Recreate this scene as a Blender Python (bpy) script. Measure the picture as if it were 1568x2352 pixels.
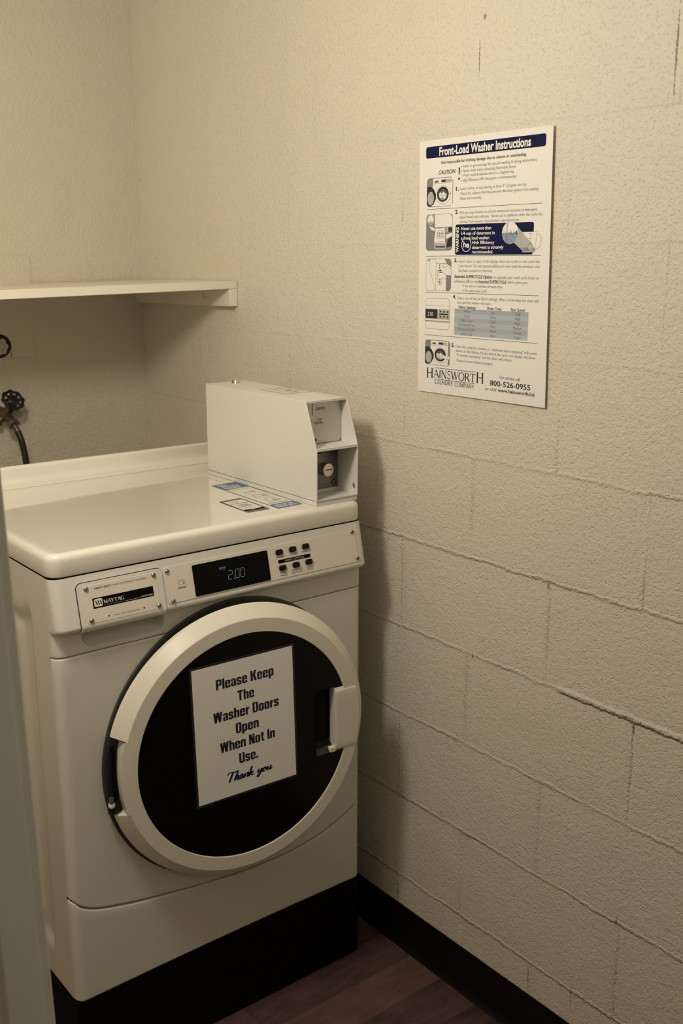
import bpy, bmesh, math, random
from math import sin, cos, pi, radians, sqrt, exp
from mathutils import Vector, Matrix

random.seed(7)
for _o in list(bpy.data.objects):
    bpy.data.objects.remove(_o)
SC = bpy.context.scene
COL = SC.collection

# ------------------------------------------------------------------ camera
cam_d = bpy.data.cameras.new('camera')
cam = bpy.data.objects.new('camera', cam_d)
COL.objects.link(cam)
cam_d.sensor_fit = 'HORIZONTAL'
cam_d.sensor_width = 24.0
cam_d.lens = 2401.2 * 24.0 / 1568.0
_r = ((0.784289, -0.620395, 0.001065), (0.147261, 0.187832, 0.971099), (-0.602665, -0.761465, 0.238675))
_m = Matrix((( _r[0][0], _r[1][0], _r[2][0], -0.66267),
             ( _r[0][1], _r[1][1], _r[2][1], -1.63315),
             ( _r[0][2], _r[1][2], _r[2][2], 1.57181),
             (0, 0, 0, 1)))
cam.matrix_world = _m
cam_d.clip_start = 0.02
cam_d.dof.use_dof = True
cam_d.dof.focus_distance = 1.97
cam_d.dof.aperture_fstop = 6.3
SC.camera = cam

# ------------------------------------------------------------------ world, lights, exposure
SC.view_settings.view_transform = 'Standard'
SC.view_settings.look = 'None'
SC.view_settings.exposure = 0.0
SC.view_settings.gamma = 1.0
SC.view_settings.use_curve_mapping = False
W_ = bpy.data.worlds.new('world')
SC.world = W_
W_.use_nodes = True
W_.node_tree.nodes['Background'].inputs[0].default_value = (0.9, 0.85, 0.8, 1)
W_.node_tree.nodes['Background'].inputs[1].default_value = 0.0


def lamp(name, kind, loc, energy, color, size, rot=None):
    d = bpy.data.lights.new(name, kind)
    d.energy = energy
    d.color = color
    if kind == 'POINT':
        d.shadow_soft_size = size
    else:
        d.shape = 'SQUARE'
        d.size = size
    o = bpy.data.objects.new(name, d)
    o.location = loc
    if rot:
        o.rotation_euler = rot
    COL.objects.link(o)
    return o


# warm globe lamp of the laundry closet, and the weak daylight-tinted hall light behind the camera
lamp('closet_lamp', 'POINT', (-0.26, -0.29, 1.94), 25.0, (1.0, 0.915, 0.775), 0.10)
lamp('hall_lamp', 'AREA', (-0.55, -2.2, 2.36), 2.8, (1.0, 0.95, 0.85), 0.5)

# ------------------------------------------------------------------ node helpers
class NT:
    def __init__(self, name):
        self.m = bpy.data.materials.new(name)
        self.m.use_nodes = True
        self.t = self.m.node_tree
        self.n = self.t.nodes
        self.l = self.t.links
        self.b = self.n['Principled BSDF']

    def put(self, sock, v):
        if isinstance(v, (int, float)):
            sock.default_value = v
        elif isinstance(v, tuple):
            sock.default_value = v if len(v) == len(sock.default_value) else v + (1.0,)
        else:
            self.l.new(v, sock)

    def math(self, op, a, b=0.0, c=None):
        nd = self.n.new('ShaderNodeMath')
        nd.operation = op
        self.put(nd.inputs[0], a)
        if op not in ('ABSOLUTE', 'FLOOR', 'FRACT', 'SQRT', 'EXPONENT', 'ROUND'):
            self.put(nd.inputs[1], b)
        if c is not None:
            self.put(nd.inputs[2], c)
        return nd.outputs[0]

    def add(self, a, b): return self.math('ADD', a, b)
    def sub(self, a, b): return self.math('SUBTRACT', a, b)
    def mul(self, a, b): return self.math('MULTIPLY', a, b)
    def div(self, a, b): return self.math('DIVIDE', a, b)

    def sstep(self, v, a, b, lo=0.0, hi=1.0):
        nd = self.n.new('ShaderNodeMapRange')
        nd.interpolation_type = 'SMOOTHSTEP'
        self.put(nd.inputs[0], v)
        nd.inputs[1].default_value = a
        nd.inputs[2].default_value = b
        nd.inputs[3].default_value = lo
        nd.inputs[4].default_value = hi
        return nd.outputs[0]

    def pos(self):
        tc = self.n.new('ShaderNodeTexCoord')
        return tc.outputs['Object']

    def xyz(self, v):
        s = self.n.new('ShaderNodeSeparateXYZ')
        self.l.new(v, s.inputs[0])
        return s.outputs

    def comb(self, x, y, z):
        s = self.n.new('ShaderNodeCombineXYZ')
        for i, q in enumerate((x, y, z)):
            self.put(s.inputs[i], q)
        return s.outputs[0]

    def noise(self, vec, scale, detail=2.0, rough=0.5, dist=0.0):
        nd = self.n.new('ShaderNodeTexNoise')
        self.l.new(vec, nd.inputs['Vector'])
        nd.inputs['Scale'].default_value = scale
        nd.inputs['Detail'].default_value = detail
        nd.inputs['Roughness'].default_value = rough
        nd.inputs['Distortion'].default_value = dist
        return nd.outputs[0]

    def mix(self, f, a, b):
        nd = self.n.new('ShaderNodeMix')
        nd.data_type = 'RGBA'
        self.put(nd.inputs[0], f)
        self.put(nd.inputs[6], a)
        self.put(nd.inputs[7], b)
        return nd.outputs[2]

    def bump(self, h, strength=1.0, dist=1.0):
        nd = self.n.new('ShaderNodeBump')
        nd.inputs['Strength'].default_value = strength
        nd.inputs['Distance'].default_value = dist
        self.l.new(h, nd.inputs['Height'])
        self.l.new(nd.outputs[0], self.b.inputs['Normal'])


def pbr(name, col, rough=0.5, metal=0.0, coat=0.0, emit=None, estr=0.0, var=0.0, vscale=30.0, bump=0.0, bscale=200.0, spec=0.5):
    t = NT(name)
    b = t.b
    b.inputs['Roughness'].default_value = rough
    b.inputs['Metallic'].default_value = metal
    b.inputs['Coat Weight'].default_value = coat
    b.inputs['Coat Roughness'].default_value = 0.05
    b.inputs['Specular IOR Level'].default_value = spec
    b.inputs['Base Color'].default_value = tuple(col) + (1,)
    if var or bump:
        p = t.pos()
        if var:
            n = t.noise(p, vscale, 3.0)
            dk = tuple(c * (1 - var) for c in col)
            t.put(b.inputs['Base Color'], t.mix(n, tuple(col), dk))
        if bump:
            t.bump(t.mul(t.noise(p, bscale, 2.0), bump))
    if emit:
        b.inputs['Emission Color'].default_value = tuple(emit) + (1,)
        b.inputs['Emission Strength'].default_value = estr
    return t.m


M = {}
M['enamel'] = pbr('white_enamel', (0.74, 0.72, 0.67), 0.28, coat=0.35, var=0.03, vscale=4)
M['lid'] = pbr('glossy_lid_enamel', (0.86, 0.825, 0.75), 0.22, coat=1.0, var=0.03, vscale=5)
M['plastic'] = pbr('cream_plastic', (0.80, 0.765, 0.67), 0.35, coat=0.15)
M['side'] = pbr('side_panel_enamel', (0.70, 0.67, 0.60), 0.35, var=0.05, vscale=6)
M['seam'] = pbr('gap_shade_black', (0.012, 0.011, 0.010), 0.7)  # near-black, puts the shade of gaps, holes and slots into colour
M['seal'] = pbr('charcoal_rubber', (0.05, 0.05, 0.046), 0.55)
M['black_glass'] = pbr('black_door_glass', (0.0025, 0.0025, 0.002), 0.2, spec=0.22)
M['black_matte'] = pbr('black_plastic', (0.003, 0.003, 0.003), 0.25, spec=0.10)
M['button'] = pbr('black_button', (0.004, 0.004, 0.004), 0.25, spec=0.25)
M['recess_grey'] = pbr('dark_grey_plastic', (0.002, 0.002, 0.002), 0.4, spec=0.15)  # near-black, carries the finger recess's shade in its colour
M['ledge_lit_grey'] = pbr('lit_ledge_plastic', (0.045, 0.043, 0.037), 0.5, var=0.5, vscale=120)  # lighter than the bowl: light caught by the facet, put into the colour
M['brushed'] = pbr('brushed_metal_overlay', (0.82, 0.765, 0.675), 0.45, metal=0.12, var=0.04, vscale=60)
M['steel'] = pbr('brushed_steel', (0.62, 0.60, 0.56), 0.38, metal=0.8, var=0.18, vscale=30)
M['dark_steel'] = pbr('dull_steel', (0.26, 0.25, 0.23), 0.42, metal=0.8, var=0.3, vscale=40)
M['chrome'] = pbr('chrome', (0.72, 0.69, 0.63), 0.2, metal=1.0)
M['screw'] = pbr('screw_steel', (0.36, 0.345, 0.32), 0.3, metal=1.0)
M['box'] = pbr('box_white_paint', (0.78, 0.765, 0.72), 0.42, var=0.02, vscale=10)
M['pedestal'] = pbr('black_painted_steel', (0.0022, 0.0022, 0.0022), 0.6, var=0.4, vscale=50, spec=0.12)
M['base'] = pbr('black_vinyl', (0.006, 0.0042, 0.004), 0.45, spec=0.15)
M['shelf'] = pbr('cream_shelf_paint', (0.84, 0.79, 0.68), 0.45, var=0.04, vscale=12, bump=0.0003, bscale=60)
M['paper'] = pbr('poster_paper', (0.90, 0.885, 0.85), 0.5, spec=0.3)
M['sheet'] = pbr('laminated_sheet', (0.92, 0.905, 0.89), 0.3)
M['sheet_edge'] = pbr('dark_laminate_border', (0.022, 0.022, 0.020), 0.35)
M['notice_ink'] = pbr('blue_black_ink', (0.012, 0.014, 0.028), 0.5)
M['navy'] = pbr('navy_ink', (0.006, 0.010, 0.055), 0.5, spec=0.15)
M['ink'] = pbr('black_ink', (0.02, 0.021, 0.028), 0.6)
M['grey_ink'] = pbr('grey_ink', (0.10, 0.10, 0.11), 0.6)
M['mid_ink'] = pbr('mid_grey_ink', (0.24, 0.24, 0.245), 0.6)
M['light_ink'] = pbr('light_grey_ink', (0.48, 0.48, 0.47), 0.6)
M['blue_tint'] = pbr('pale_blue_ink', (0.46, 0.52, 0.58), 0.6)
M['blue_tint2'] = pbr('pale_blue_grey_ink', (0.40, 0.44, 0.50), 0.6)
M['water_ink'] = pbr('water_blue_ink', (0.28, 0.34, 0.45), 0.6)
M['white_ink'] = pbr('white_ink', (0.90, 0.885, 0.85), 0.5)
M['sticker_white'] = pbr('sticker_white', (0.74, 0.73, 0.66), 0.35)
M['sticker_blue'] = pbr('sticker_blue', (0.055, 0.10, 0.27), 0.35)
M['sticker_dark'] = pbr('sticker_charcoal', (0.05, 0.05, 0.055), 0.35)
M['sticker_green'] = pbr('sticker_green', (0.42, 0.47, 0.17), 0.35)
M['lcd'] = pbr('lit_display_segments', (0.1, 0.15, 0.18), 0.5, emit=(0.58, 0.76, 0.82), estr=0.34)
M['lcd_dim'] = pbr('dim_display_segments', (0.1, 0.15, 0.18), 0.5, emit=(0.5, 0.74, 0.85), estr=0.16)
M['hose'] = pbr('black_rubber_hose', (0.010, 0.010, 0.010), 0.42)
M['brass'] = pbr('tarnished_brass', (0.20, 0.16, 0.10), 0.42, metal=0.7, var=0.5, vscale=70)
M['iron'] = pbr('black_cast_iron', (0.010, 0.010, 0.010), 0.4)
M['white_wheel'] = pbr('painted_over_wheel', (0.55, 0.50, 0.41), 0.5)
M['jamb'] = pbr('white_jamb_paint', (0.85, 0.86, 0.81), 0.45, var=0.10, vscale=9, bump=0.0006, bscale=40)
M['smooth_wall'] = pbr('hall_wall_paint', (0.66, 0.60, 0.48), 0.8)
M['ceiling'] = pbr('ceiling_paint', (0.72, 0.67, 0.56), 0.9)


def wall_block():
    t = NT('painted_concrete_block')
    p = t.pos()
    o = t.xyz(p)
    y, z = o[1], o[2]
    w1 = t.sub(t.noise(p, 14.0, 3.0, 0.55), 0.5)
    w2 = t.sub(t.noise(t.comb(z, y, 3.7), 13.0, 3.0, 0.55), 0.5)
    w3 = t.sub(t.noise(p, 85.0, 3.0, 0.65), 0.5)
    yy = t.add(y, t.add(t.mul(w1, 0.006), t.mul(w3, 0.008)))
    zz = t.add(z, t.add(t.mul(w2, 0.012), t.mul(w3, 0.010)))
    rz = t.div(t.sub(zz, 0.1785), 0.2025)
    dz = t.mul(t.sub(t.math('FRACT', t.add(rz, 0.5)), 0.5), 0.2025)
    adz = t.math('ABSOLUTE', dz)
    row = t.math('FLOOR', t.add(rz, 0.0))
    odd = t.math('PINGPONG', row, 1.0)
    sh = t.sub(0.205, t.mul(odd, 0.205))
    fy = t.div(t.sub(t.add(yy, 0.428), sh), 0.4064)
    dy = t.mul(t.sub(t.math('FRACT', t.add(fy, 0.5)), 0.5), 0.4064)
    ady = t.math('ABSOLUTE', dy)

    def gauss(d, c, s):
        q = t.div(t.sub(d, c), s)
        return t.math('EXPONENT', t.mul(t.mul(q, q), -1.0))
    m1 = t.noise(p, 5.5, 2.0)
    m2 = t.noise(t.comb(z, 1.3, y), 7.0, 2.0)
    hi = t.sstep(z, 1.05, 1.45, 1.0, 0.30)
    far = t.sstep(y, 0.05, 0.45, 1.0, 0.45)
    fade = t.mul(hi, far)
    mh = t.mul(t.sstep(m1, 0.34, 0.66, 0.38, 1.0), fade)
    mv = t.mul(t.sstep(m2, 0.32, 0.62, 0.25, 1.0), t.math('MAXIMUM', fade, 0.42))
    rough = t.noise(p, 150.0, 3.0, 0.6)
    crumb = t.noise(t.comb(z, y, 5.5), 190.0, 3.0, 0.6)
    gh = t.mul(t.mul(t.math('MINIMUM', t.sstep(dz, 0.0042, 0.0002), t.sstep(dz, -0.0070, -0.0012)), 1.75), mh)
    gv = t.mul(t.add(t.mul(gauss(dy, -0.0025, 0.0022), -0.55), t.mul(gauss(dy, 0.0020, 0.0030), 1.35)), mv)
    band = t.add(t.mul(gauss(dz, 0.003, 0.0075), mh), t.mul(gauss(dy, 0.002, 0.0055), mv))
    # squeezed mortar bead under the course line near the right edge
    rz2 = t.sub(zz, 0.7850)
    near = t.mul(t.sstep(y, -0.45, -0.475), t.math('MINIMUM', t.sstep(rz2, 0.0100, 0.0010), t.sstep(rz2, -0.0080, -0.0030)))
    joint = t.add(t.add(gh, gv), t.mul(near, 3.0))
    joint = t.add(t.mul(joint, t.add(0.5, t.mul(rough, 1.0))), t.mul(band, t.mul(t.sub(crumb, 0.5), 3.0)))
    stip = t.noise(p, 235.0, 2.5, 0.55)
    lump = t.noise(t.comb(y, z, 2.2), 105.0, 2.0, 0.5)
    pits = t.sstep(t.noise(t.comb(y, z, 9.1), 170.0, 2.0), 0.30, 0.44, -1.0, 0.0)
    amp = t.sstep(y, 0.5, 1.1, 1.0, 0.7)
    tex = t.mul(t.add(t.add(t.mul(t.sub(stip, 0.5), 0.0023), t.mul(t.sub(lump, 0.5), 0.0022)), t.mul(pits, 0.0010)), amp)
    big = t.mul(t.noise(p, 22.0, 2.0), 0.0018)
    t.bump(t.add(t.add(t.mul(joint, 0.0021), tex), big), 0.75)
    # cracks and pinholes of the mortar, each with its own place
    marks = [(-0.2144, 1.9827, .004, .005), (-0.2045, 1.915, .0015, .035), (-0.618, 1.87, .002, .07),
             (-0.4236, 0.9768, .003, .007), (-0.2363, 0.7801, .0025, .006), (-0.6231, 0.3797, .003, .005),
             (-0.0214, 0.1307, .002, .03), (-0.6296, 0.768, .003, .010), (-0.4215, 0.144, .0017, .022),
             (1.096, 1.7744, .0028, .0025), (1.0247, 1.5617, .003, .002), (-0.0035, 1.655, .0012, .03), (-0.531, .16, .0012, .03)]
    rag = t.mul(t.sub(t.noise(p, 240.0, 2.0), 0.5), 2.6)
    tot = None
    for (my, mz, a, b) in marks:
        q1 = t.div(t.sub(y, my), a)
        q2 = t.div(t.sub(z, mz), b)
        d = t.math('SQRT', t.add(t.mul(q1, q1), t.mul(q2, q2)))
        s = t.sstep(t.add(d, rag), 0.5, 1.15, 1.0, 0.0)
        tot = s if tot is None else t.math('MAXIMUM', tot, s)
    base = t.mix(t.noise(p, 3.0, 3.0), (0.79, 0.73, 0.625), (0.75, 0.69, 0.585))
    col = t.mix(t.mul(tot, 0.72), base, (0.12, 0.11, 0.085))
    t.put(t.b.inputs['Base Color'], col)
    t.b.inputs['Roughness'].default_value = 0.5
    t.b.inputs['Specular IOR Level'].default_value = 0.4
    return t.m


def wall_plain():
    t = NT('painted_plaster')
    p = t.pos()
    stip = t.noise(p, 120.0, 3.0, 0.5)
    big = t.noise(p, 9.0, 3.0)
    stip2 = t.noise(p, 210.0, 2.0, 0.5)
    t.bump(t.add(t.add(t.mul(stip, 0.0034), t.mul(stip2, 0.0016)), t.mul(big, 0.007)), 0.85)
    # grimy streaks around the pipe stub
    o = t.xyz(p)
    q1 = t.div(t.sub(o[0], 0.395), 0.045)
    q2 = t.div(t.sub(o[2], 1.158), 0.018)
    d = t.add(t.math('SQRT', t.add(t.mul(q1, q1), t.mul(q2, q2))), t.mul(t.noise(p, 45.0, 3.0), 1.4))
    g = t.sstep(d, 0.7, 1.7, 0.45, 0.0)
    base = t.mix(t.noise(p, 4.0, 3.0), (0.70, 0.645, 0.53), (0.655, 0.60, 0.49))
    t.put(t.b.inputs['Base Color'], t.mix(g, base, (0.16, 0.12, 0.08)))
    t.b.inputs['Roughness'].default_value = 0.55
    return t.m


def floor_mat():
    t = NT('dark_plank_laminate')
    p = t.pos()
    o = t.xyz(p)
    x, y = o[0], o[1]
    ry = t.div(t.add(y, 0.0815), 0.1055)
    row = t.math('FLOOR', ry)
    wn = t.n.new('ShaderNodeTexWhiteNoise')
    wn.noise_dimensions = '1D'
    t.l.new(t.add(row, 0.37), wn.inputs['W'])
    rx = t.div(t.add(x, t.add(t.mul(wn.outputs[0], 0.9), 0.13)), 0.46)
    coln = t.math('FLOOR', rx)
    w2 = t.n.new('ShaderNodeTexWhiteNoise')
    w2.noise_dimensions = '2D'
    t.l.new(t.comb(row, coln, 0.0), w2.inputs['Vector'])
    tone = w2.outputs[0]
    grain = t.noise(t.comb(t.mul(x, 9.0), t.mul(y, 60.0), t.mul(tone, 9.0)), 1.0, 5.0, 0.65, 1.2)
    blot = t.noise(t.comb(x, y, t.mul(tone, 5.0)), 14.0, 3.0)
    f = t.add(t.mul(tone, 0.40), t.add(t.mul(grain, 0.42), t.mul(blot, 0.30)))
    col = t.mix(t.sstep(f, 0.28, 0.82), (0.026, 0.016, 0.0155), (0.175, 0.092, 0.088))
    ey = t.mul(t.math('ABSOLUTE', t.sub(t.math('FRACT', t.add(ry, 0.5)), 0.5)), 0.1055)
    ex = t.mul(t.math('ABSOLUTE', t.sub(t.math('FRACT', t.add(rx, 0.5)), 0.5)), 0.46)
    e = t.math('MINIMUM', ex, ey)
    col = t.mix(t.sstep(e, 0.0004, 0.0016, 0.6, 0.0), col, (0.012, 0.008, 0.007))
    t.put(t.b.inputs['Base Color'], col)
    t.b.inputs['Roughness'].default_value = 0.5
    t.bump(t.mul(grain, 0.0004), 0.6)
    return t.m


M['block'] = wall_block()
M['plaster'] = wall_plain()
M['floor'] = floor_mat()

# ------------------------------------------------------------------ object helpers
def link(o, parent=None):
    COL.objects.link(o)
    if parent is not None:
        o.parent = parent
        if parent.type == 'EMPTY':
            o.matrix_parent_inverse = Matrix.Translation(-Vector(parent.location))
    return o


def thing(name, label, cat, loc, group=None):
    o = bpy.data.objects.new(name, None)
    o.empty_display_size = 0.05
    o.location = loc
    o['label'] = label
    o['category'] = cat
    if group:
        o['group'] = group
    COL.objects.link(o)
    return o


def tag(o, label, cat, group=None):
    o['label'] = label
    o['category'] = cat
    if group:
        o['group'] = group
    return o


def fin(name, bm, mat, parent=None, sharp=32, bevel=0.0, seg=2, recalc=True, label=None, solid=None):
    if recalc:
        bmesh.ops.recalc_face_normals(bm, faces=bm.faces)
    me = bpy.data.meshes.new(name)
    for f in bm.faces:
        f.smooth = sharp > 0
    bm.to_mesh(me)
    bm.free()
    if sharp > 0:
        me.set_sharp_from_angle(angle=radians(sharp))
    for mm in (mat if isinstance(mat, (list, tuple)) else [mat]):
        me.materials.append(M[mm] if isinstance(mm, str) else mm)
    o = bpy.data.objects.new(name, me)
    link(o, parent)
    if solid:
        md = o.modifiers.new('solid', 'SOLIDIFY')
        md.thickness = solid[0]
        md.offset = solid[1]
    if bevel:
        md = o.modifiers.new('bevel', 'BEVEL')
        md.width = bevel
        md.segments = seg
        md.limit_method = 'ANGLE'
        md.angle_limit = radians(32)
    if label:
        o['label'] = label
    return o


def struct(o):
    o['kind'] = 'structure'
    return o


def bbox(bm, a, b):
    x0, y0, z0 = a
    x1, y1, z1 = b
    v = [bm.verts.new(q) for q in ((x0, y0, z0), (x1, y0, z0), (x1, y1, z0), (x0, y1, z0), (x0, y0, z1), (x1, y0, z1), (x1, y1, z1), (x0, y1, z1))]
    for f in ((0, 3, 2, 1), (4, 5, 6, 7), (0, 1, 5, 4), (1, 2, 6, 5), (2, 3, 7, 6), (3, 0, 4, 7)):
        bm.faces.new([v[i] for i in f])


def box(name, a, b, mat, parent=None, bevel=0.0, seg=2, label=None):
    bm = bmesh.new()
    bbox(bm, a, b)
    return fin(name, bm, mat, parent, bevel=bevel, seg=seg, label=label)


def loft(bm, loops, closed=True, cap0=False, cap1=False):
    rows = [[bm.verts.new(q) for q in lp] for lp in loops]
    n = len(rows[0])
    for a, b in zip(rows, rows[1:]):
        for i in range(n if closed else n - 1):
            j = (i + 1) % n
            bm.faces.new((a[i], a[j], b[j], b[i]))
    if cap0:
        bm.faces.new(rows[0][::-1])
    if cap1:
        bm.faces.new(rows[-1])
    return rows


class Frame:
    """A local 2D frame: u along ex, v along ey, h along n (metres)."""
    def __init__(self, o, ex, ey, n):
        self.o, self.ex, self.ey, self.n = Vector(o), Vector(ex).normalized(), Vector(ey).normalized(), Vector(n).normalized()

    def p(self, u, v, h=0.0):
        return self.o + self.ex * u + self.ey * v + self.n * h


def lathe(bm, fr, prof, seg=48, a0=0.0, cap_first=False, cap_last=False):
    loops = []
    for r, h in prof:
        loops.append([fr.p(r * cos(2 * pi * i / seg + a0), r * sin(2 * pi * i / seg + a0), h) for i in range(seg)])
    return loft(bm, loops, True, cap_first, cap_last)


def tube(bm, pts, rad, seg=14, caps=True):
    pts = [Vector(q) for q in pts]
    loops = []
    up = Vector((0.13, 0.31, 0.94)).normalized()
    for i, q in enumerate(pts):
        d = (pts[min(i + 1, len(pts) - 1)] - pts[max(i - 1, 0)]).normalized()
        a = d.cross(up)
        if a.length < 1e-3:
            a = d.cross(Vector((1, 0, 0)))
        a.normalize()
        b = d.cross(a).normalized()
        r = rad[i] if isinstance(rad, (list, tuple)) else rad
        loops.append([q + a * (r * cos(2 * pi * k / seg)) + b * (r * sin(2 * pi * k / seg)) for k in range(seg)])
    loft(bm, loops, True, caps, caps)


def smooth_pts(pts, n=8):
    out = []
    P = [Vector(q) for q in pts]
    for i in range(len(P) - 1):
        p0, p1, p2, p3 = P[max(i - 1, 0)], P[i], P[i + 1], P[min(i + 2, len(P) - 1)]
        for k in range(n):
            t = k / n
            out.append(0.5 * ((2 * p1) + (p2 - p0) * t + (2 * p0 - 5 * p1 + 4 * p2 - p3) * t * t + (3 * p1 - p0 - 3 * p2 + p3) * t ** 3))
    out.append(P[-1])
    return out


def rr_pts(x0, y0, x1, y1, r, n=6):
    out = []
    for cx, cy, a in ((x1 - r, y1 - r, 0), (x0 + r, y1 - r, 90), (x0 + r, y0 + r, 180), (x1 - r, y0 + r, 270)):
        for k in range(n + 1):
            t = radians(a + 90 * k / n)
            out.append((cx + r * cos(t), cy + r * sin(t)))
    return out


def plate(bm, fr, outer, holes, h0, h1):
    """Flat plate with holes, between heights h0 (back) and h1 (front)."""
    tmp = bmesh.new()
    edges = []
    for lp in [outer] + holes:
        vs = [tmp.verts.new((q[0], q[1], 0)) for q in lp]
        for i in range(len(vs)):
            edges.append(tmp.edges.new((vs[i], vs[(i + 1) % len(vs)])))
    bmesh.ops.triangle_fill(tmp, use_beauty=True, use_dissolve=False, edges=edges)
    tmp.verts.index_update()
    for h in (h0, h1):
        mp = [bm.verts.new(fr.p(v.co.x, v.co.y, h)) for v in tmp.verts]
        for f in tmp.faces:
            bm.faces.new([mp[v.index] for v in f.verts])
    tmp.free()
    for lp in [outer] + holes:
        a = [bm.verts.new(fr.p(q[0], q[1], h0)) for q in lp]
        b = [bm.verts.new(fr.p(q[0], q[1], h1)) for q in lp]
        for i in range(len(lp)):
            j = (i + 1) % len(lp)
            bm.faces.new((a[i], a[j], b[j], b[i]))
    bmesh.ops.remove_doubles(bm, verts=bm.verts, dist=1e-6)


def prism(bm, fr, outer, h0, h1):
    a = [bm.verts.new(fr.p(q[0], q[1], h0)) for q in outer]
    b = [bm.verts.new(fr.p(q[0], q[1], h1)) for q in outer]
    n = len(outer)
    bm.faces.new(a[::-1])
    bm.faces.new(b)
    for i in range(n):
        j = (i + 1) % n
        bm.faces.new((a[i], a[j], b[j], b[i]))


# ------------------------------------------------------------------ lettering and flat print
def text_mesh(s, bold=0.0, spacing=1.0):
    cu = bpy.data.curves.new('t', 'FONT')
    cu.body = s
    cu.resolution_u = 3
    cu.offset = bold
    cu.space_character = spacing
    ob = bpy.data.objects.new('t', cu)
    COL.objects.link(ob)
    dg = bpy.context.evaluated_depsgraph_get()
    dg.update()
    me = bpy.data.meshes.new_from_object(ob.evaluated_get(dg))
    V = [(v.co.x, v.co.y) for v in me.vertices]
    F = [tuple(p.vertices) for p in me.polygons]
    bpy.data.objects.remove(ob)
    bpy.data.curves.remove(cu)
    bpy.data.meshes.remove(me)
    return V, F


_V, _ = text_mesh('H')
CAP = max(v[1] for v in _V)
_cache = {}

SER = {
    'A': (.86, [(.06, 0, .42, 1, 0), (.42, 1, .80, 0, 1), (.18, .34, .66, .34, 0)], [(.06, 0), (.80, 0)]),
    'D': (.86, [(.16, 0, .16, 1, 1)], [(.10, 1), (.10, 0)]),
    'H': (.92, [(.16, 0, .16, 1, 1), (.76, 0, .76, 1, 1), (.16, .52, .76, .52, 0)], [(.16, 0), (.16, 1), (.76, 0), (.76, 1)]),
    'I': (.34, [(.17, 0, .17, 1, 1)], [(.17, 0), (.17, 1)]),
    'L': (.70, [(.16, 0, .16, 1, 1), (.16, .02, .66, .02, 0), (.64, 0, .66, .22, 0)], [(.16, 0), (.16, 1)]),
    'M': (1.06, [(.14, 0, .16, 1, 0), (.16, 1, .52, .04, 1), (.52, .04, .88, 1, 0), (.88, 0, .88, 1, 1)], [(.14, 0), (.12, 1), (.88, 0), (.92, 1)]),
    'N': (.92, [(.14, 0, .14, 1, 0), (.14, 1, .76, 0, 1), (.76, 0, .76, 1, 0)], [(.14, 0), (.10, 1), (.76, 1)]),
    'P': (.72, [(.16, 0, .16, 1, 1)], [(.16, 0), (.12, 1)]),
    'R': (.84, [(.16, 0, .16, 1, 1), (.36, .5, .78, 0, 1)], [(.16, 0), (.12, 1), (.78, 0)]),
    'T': (.82, [(.41, 0, .41, 1, 1), (.04, .98, .78, .98, 0), (.04, 1, .03, .78, 0), (.78, 1, .79, .78, 0)], [(.41, 0)]),
    'U': (.88, [(.16, .3, .16, 1, 1), (.72, .3, .72, 1, 0)], [(.16, 1), (.72, 1)]),
    'W': (1.16, [(.08, 1, .34, 0, 1), (.34, 0, .56, .95, 0), (.56, .95, .82, 0, 1), (.82, 0, 1.06, 1, 0)], [(.08, 1), (.56, .97), (1.06, 1)]),
    'Y': (.84, [(.08, 1, .42, .44, 1), (.42, .44, .76, 1, 0), (.42, 0, .42, .46, 1)], [(.08, 1), (.76, 1), (.42, 0)]),
    'C': (.82, [], []), 'O': (.92, [], []), 'S': (.66, [], []), 'G': (.88, [(.74, .05, .74, .42, 1)], [(.74, .42)]),
}


def _arc(cx, cy, rx, ry, a, b, n=16):
    return [(cx + rx * cos(radians(a + (b - a) * i / n)), cy + ry * sin(radians(a + (b - a) * i / n))) for i in range(n + 1)]


SER_CURVE = {'D': _arc(.16, .5, .62, .49, 90, -90), 'P': _arc(.2, .74, .42, .25, 90, -90), 'R': _arc(.2, .75, .42, .24, 90, -90),
             'U': _arc(.44, .32, .28, .31, 180, 360), 'C': _arc(.45, .5, .38, .5, 42, 318), 'O': _arc(.46, .5, .40, .5, 0, 360),
             'G': _arc(.45, .5, .38, .5, 42, 310),
             'S': [(.56, .78), (.54, .92), (.36, 1.0), (.16, .92), (.11, .74), (.22, .60), (.40, .50), (.54, .38), (.55, .18), (.42, .04), (.26, 0), (.10, .10), (.08, .26)]}


def _R(a, b, c, d): return [(a, b), (c, b), (c, d), (a, d)]
def _para(a, b, c, d, w): return [(a, b), (c, d), (c + w, d), (a + w, b)]
def _cap(x0, x1, yin, yout, t=.215, hz=.13):
    """Half-round end of a heavy letter: outer arc with a narrow counter."""
    dy = yout - yin
    cx, rx = (x0 + x1) / 2, (x1 - x0) / 2
    P = [(cx - rx * cos(pi * k / 14), yin + dy * (sin(pi * k / 14) ** .62)) for k in range(15)]
    irx = max(rx - t, .012)
    idy = dy - (hz if dy > 0 else -hz)
    if idy * dy < 0:
        idy = dy * .05
    P += [(cx + irx * cos(pi * k / 8), yin + idy * sin(pi * k / 8)) for k in range(9)]
    return P


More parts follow.
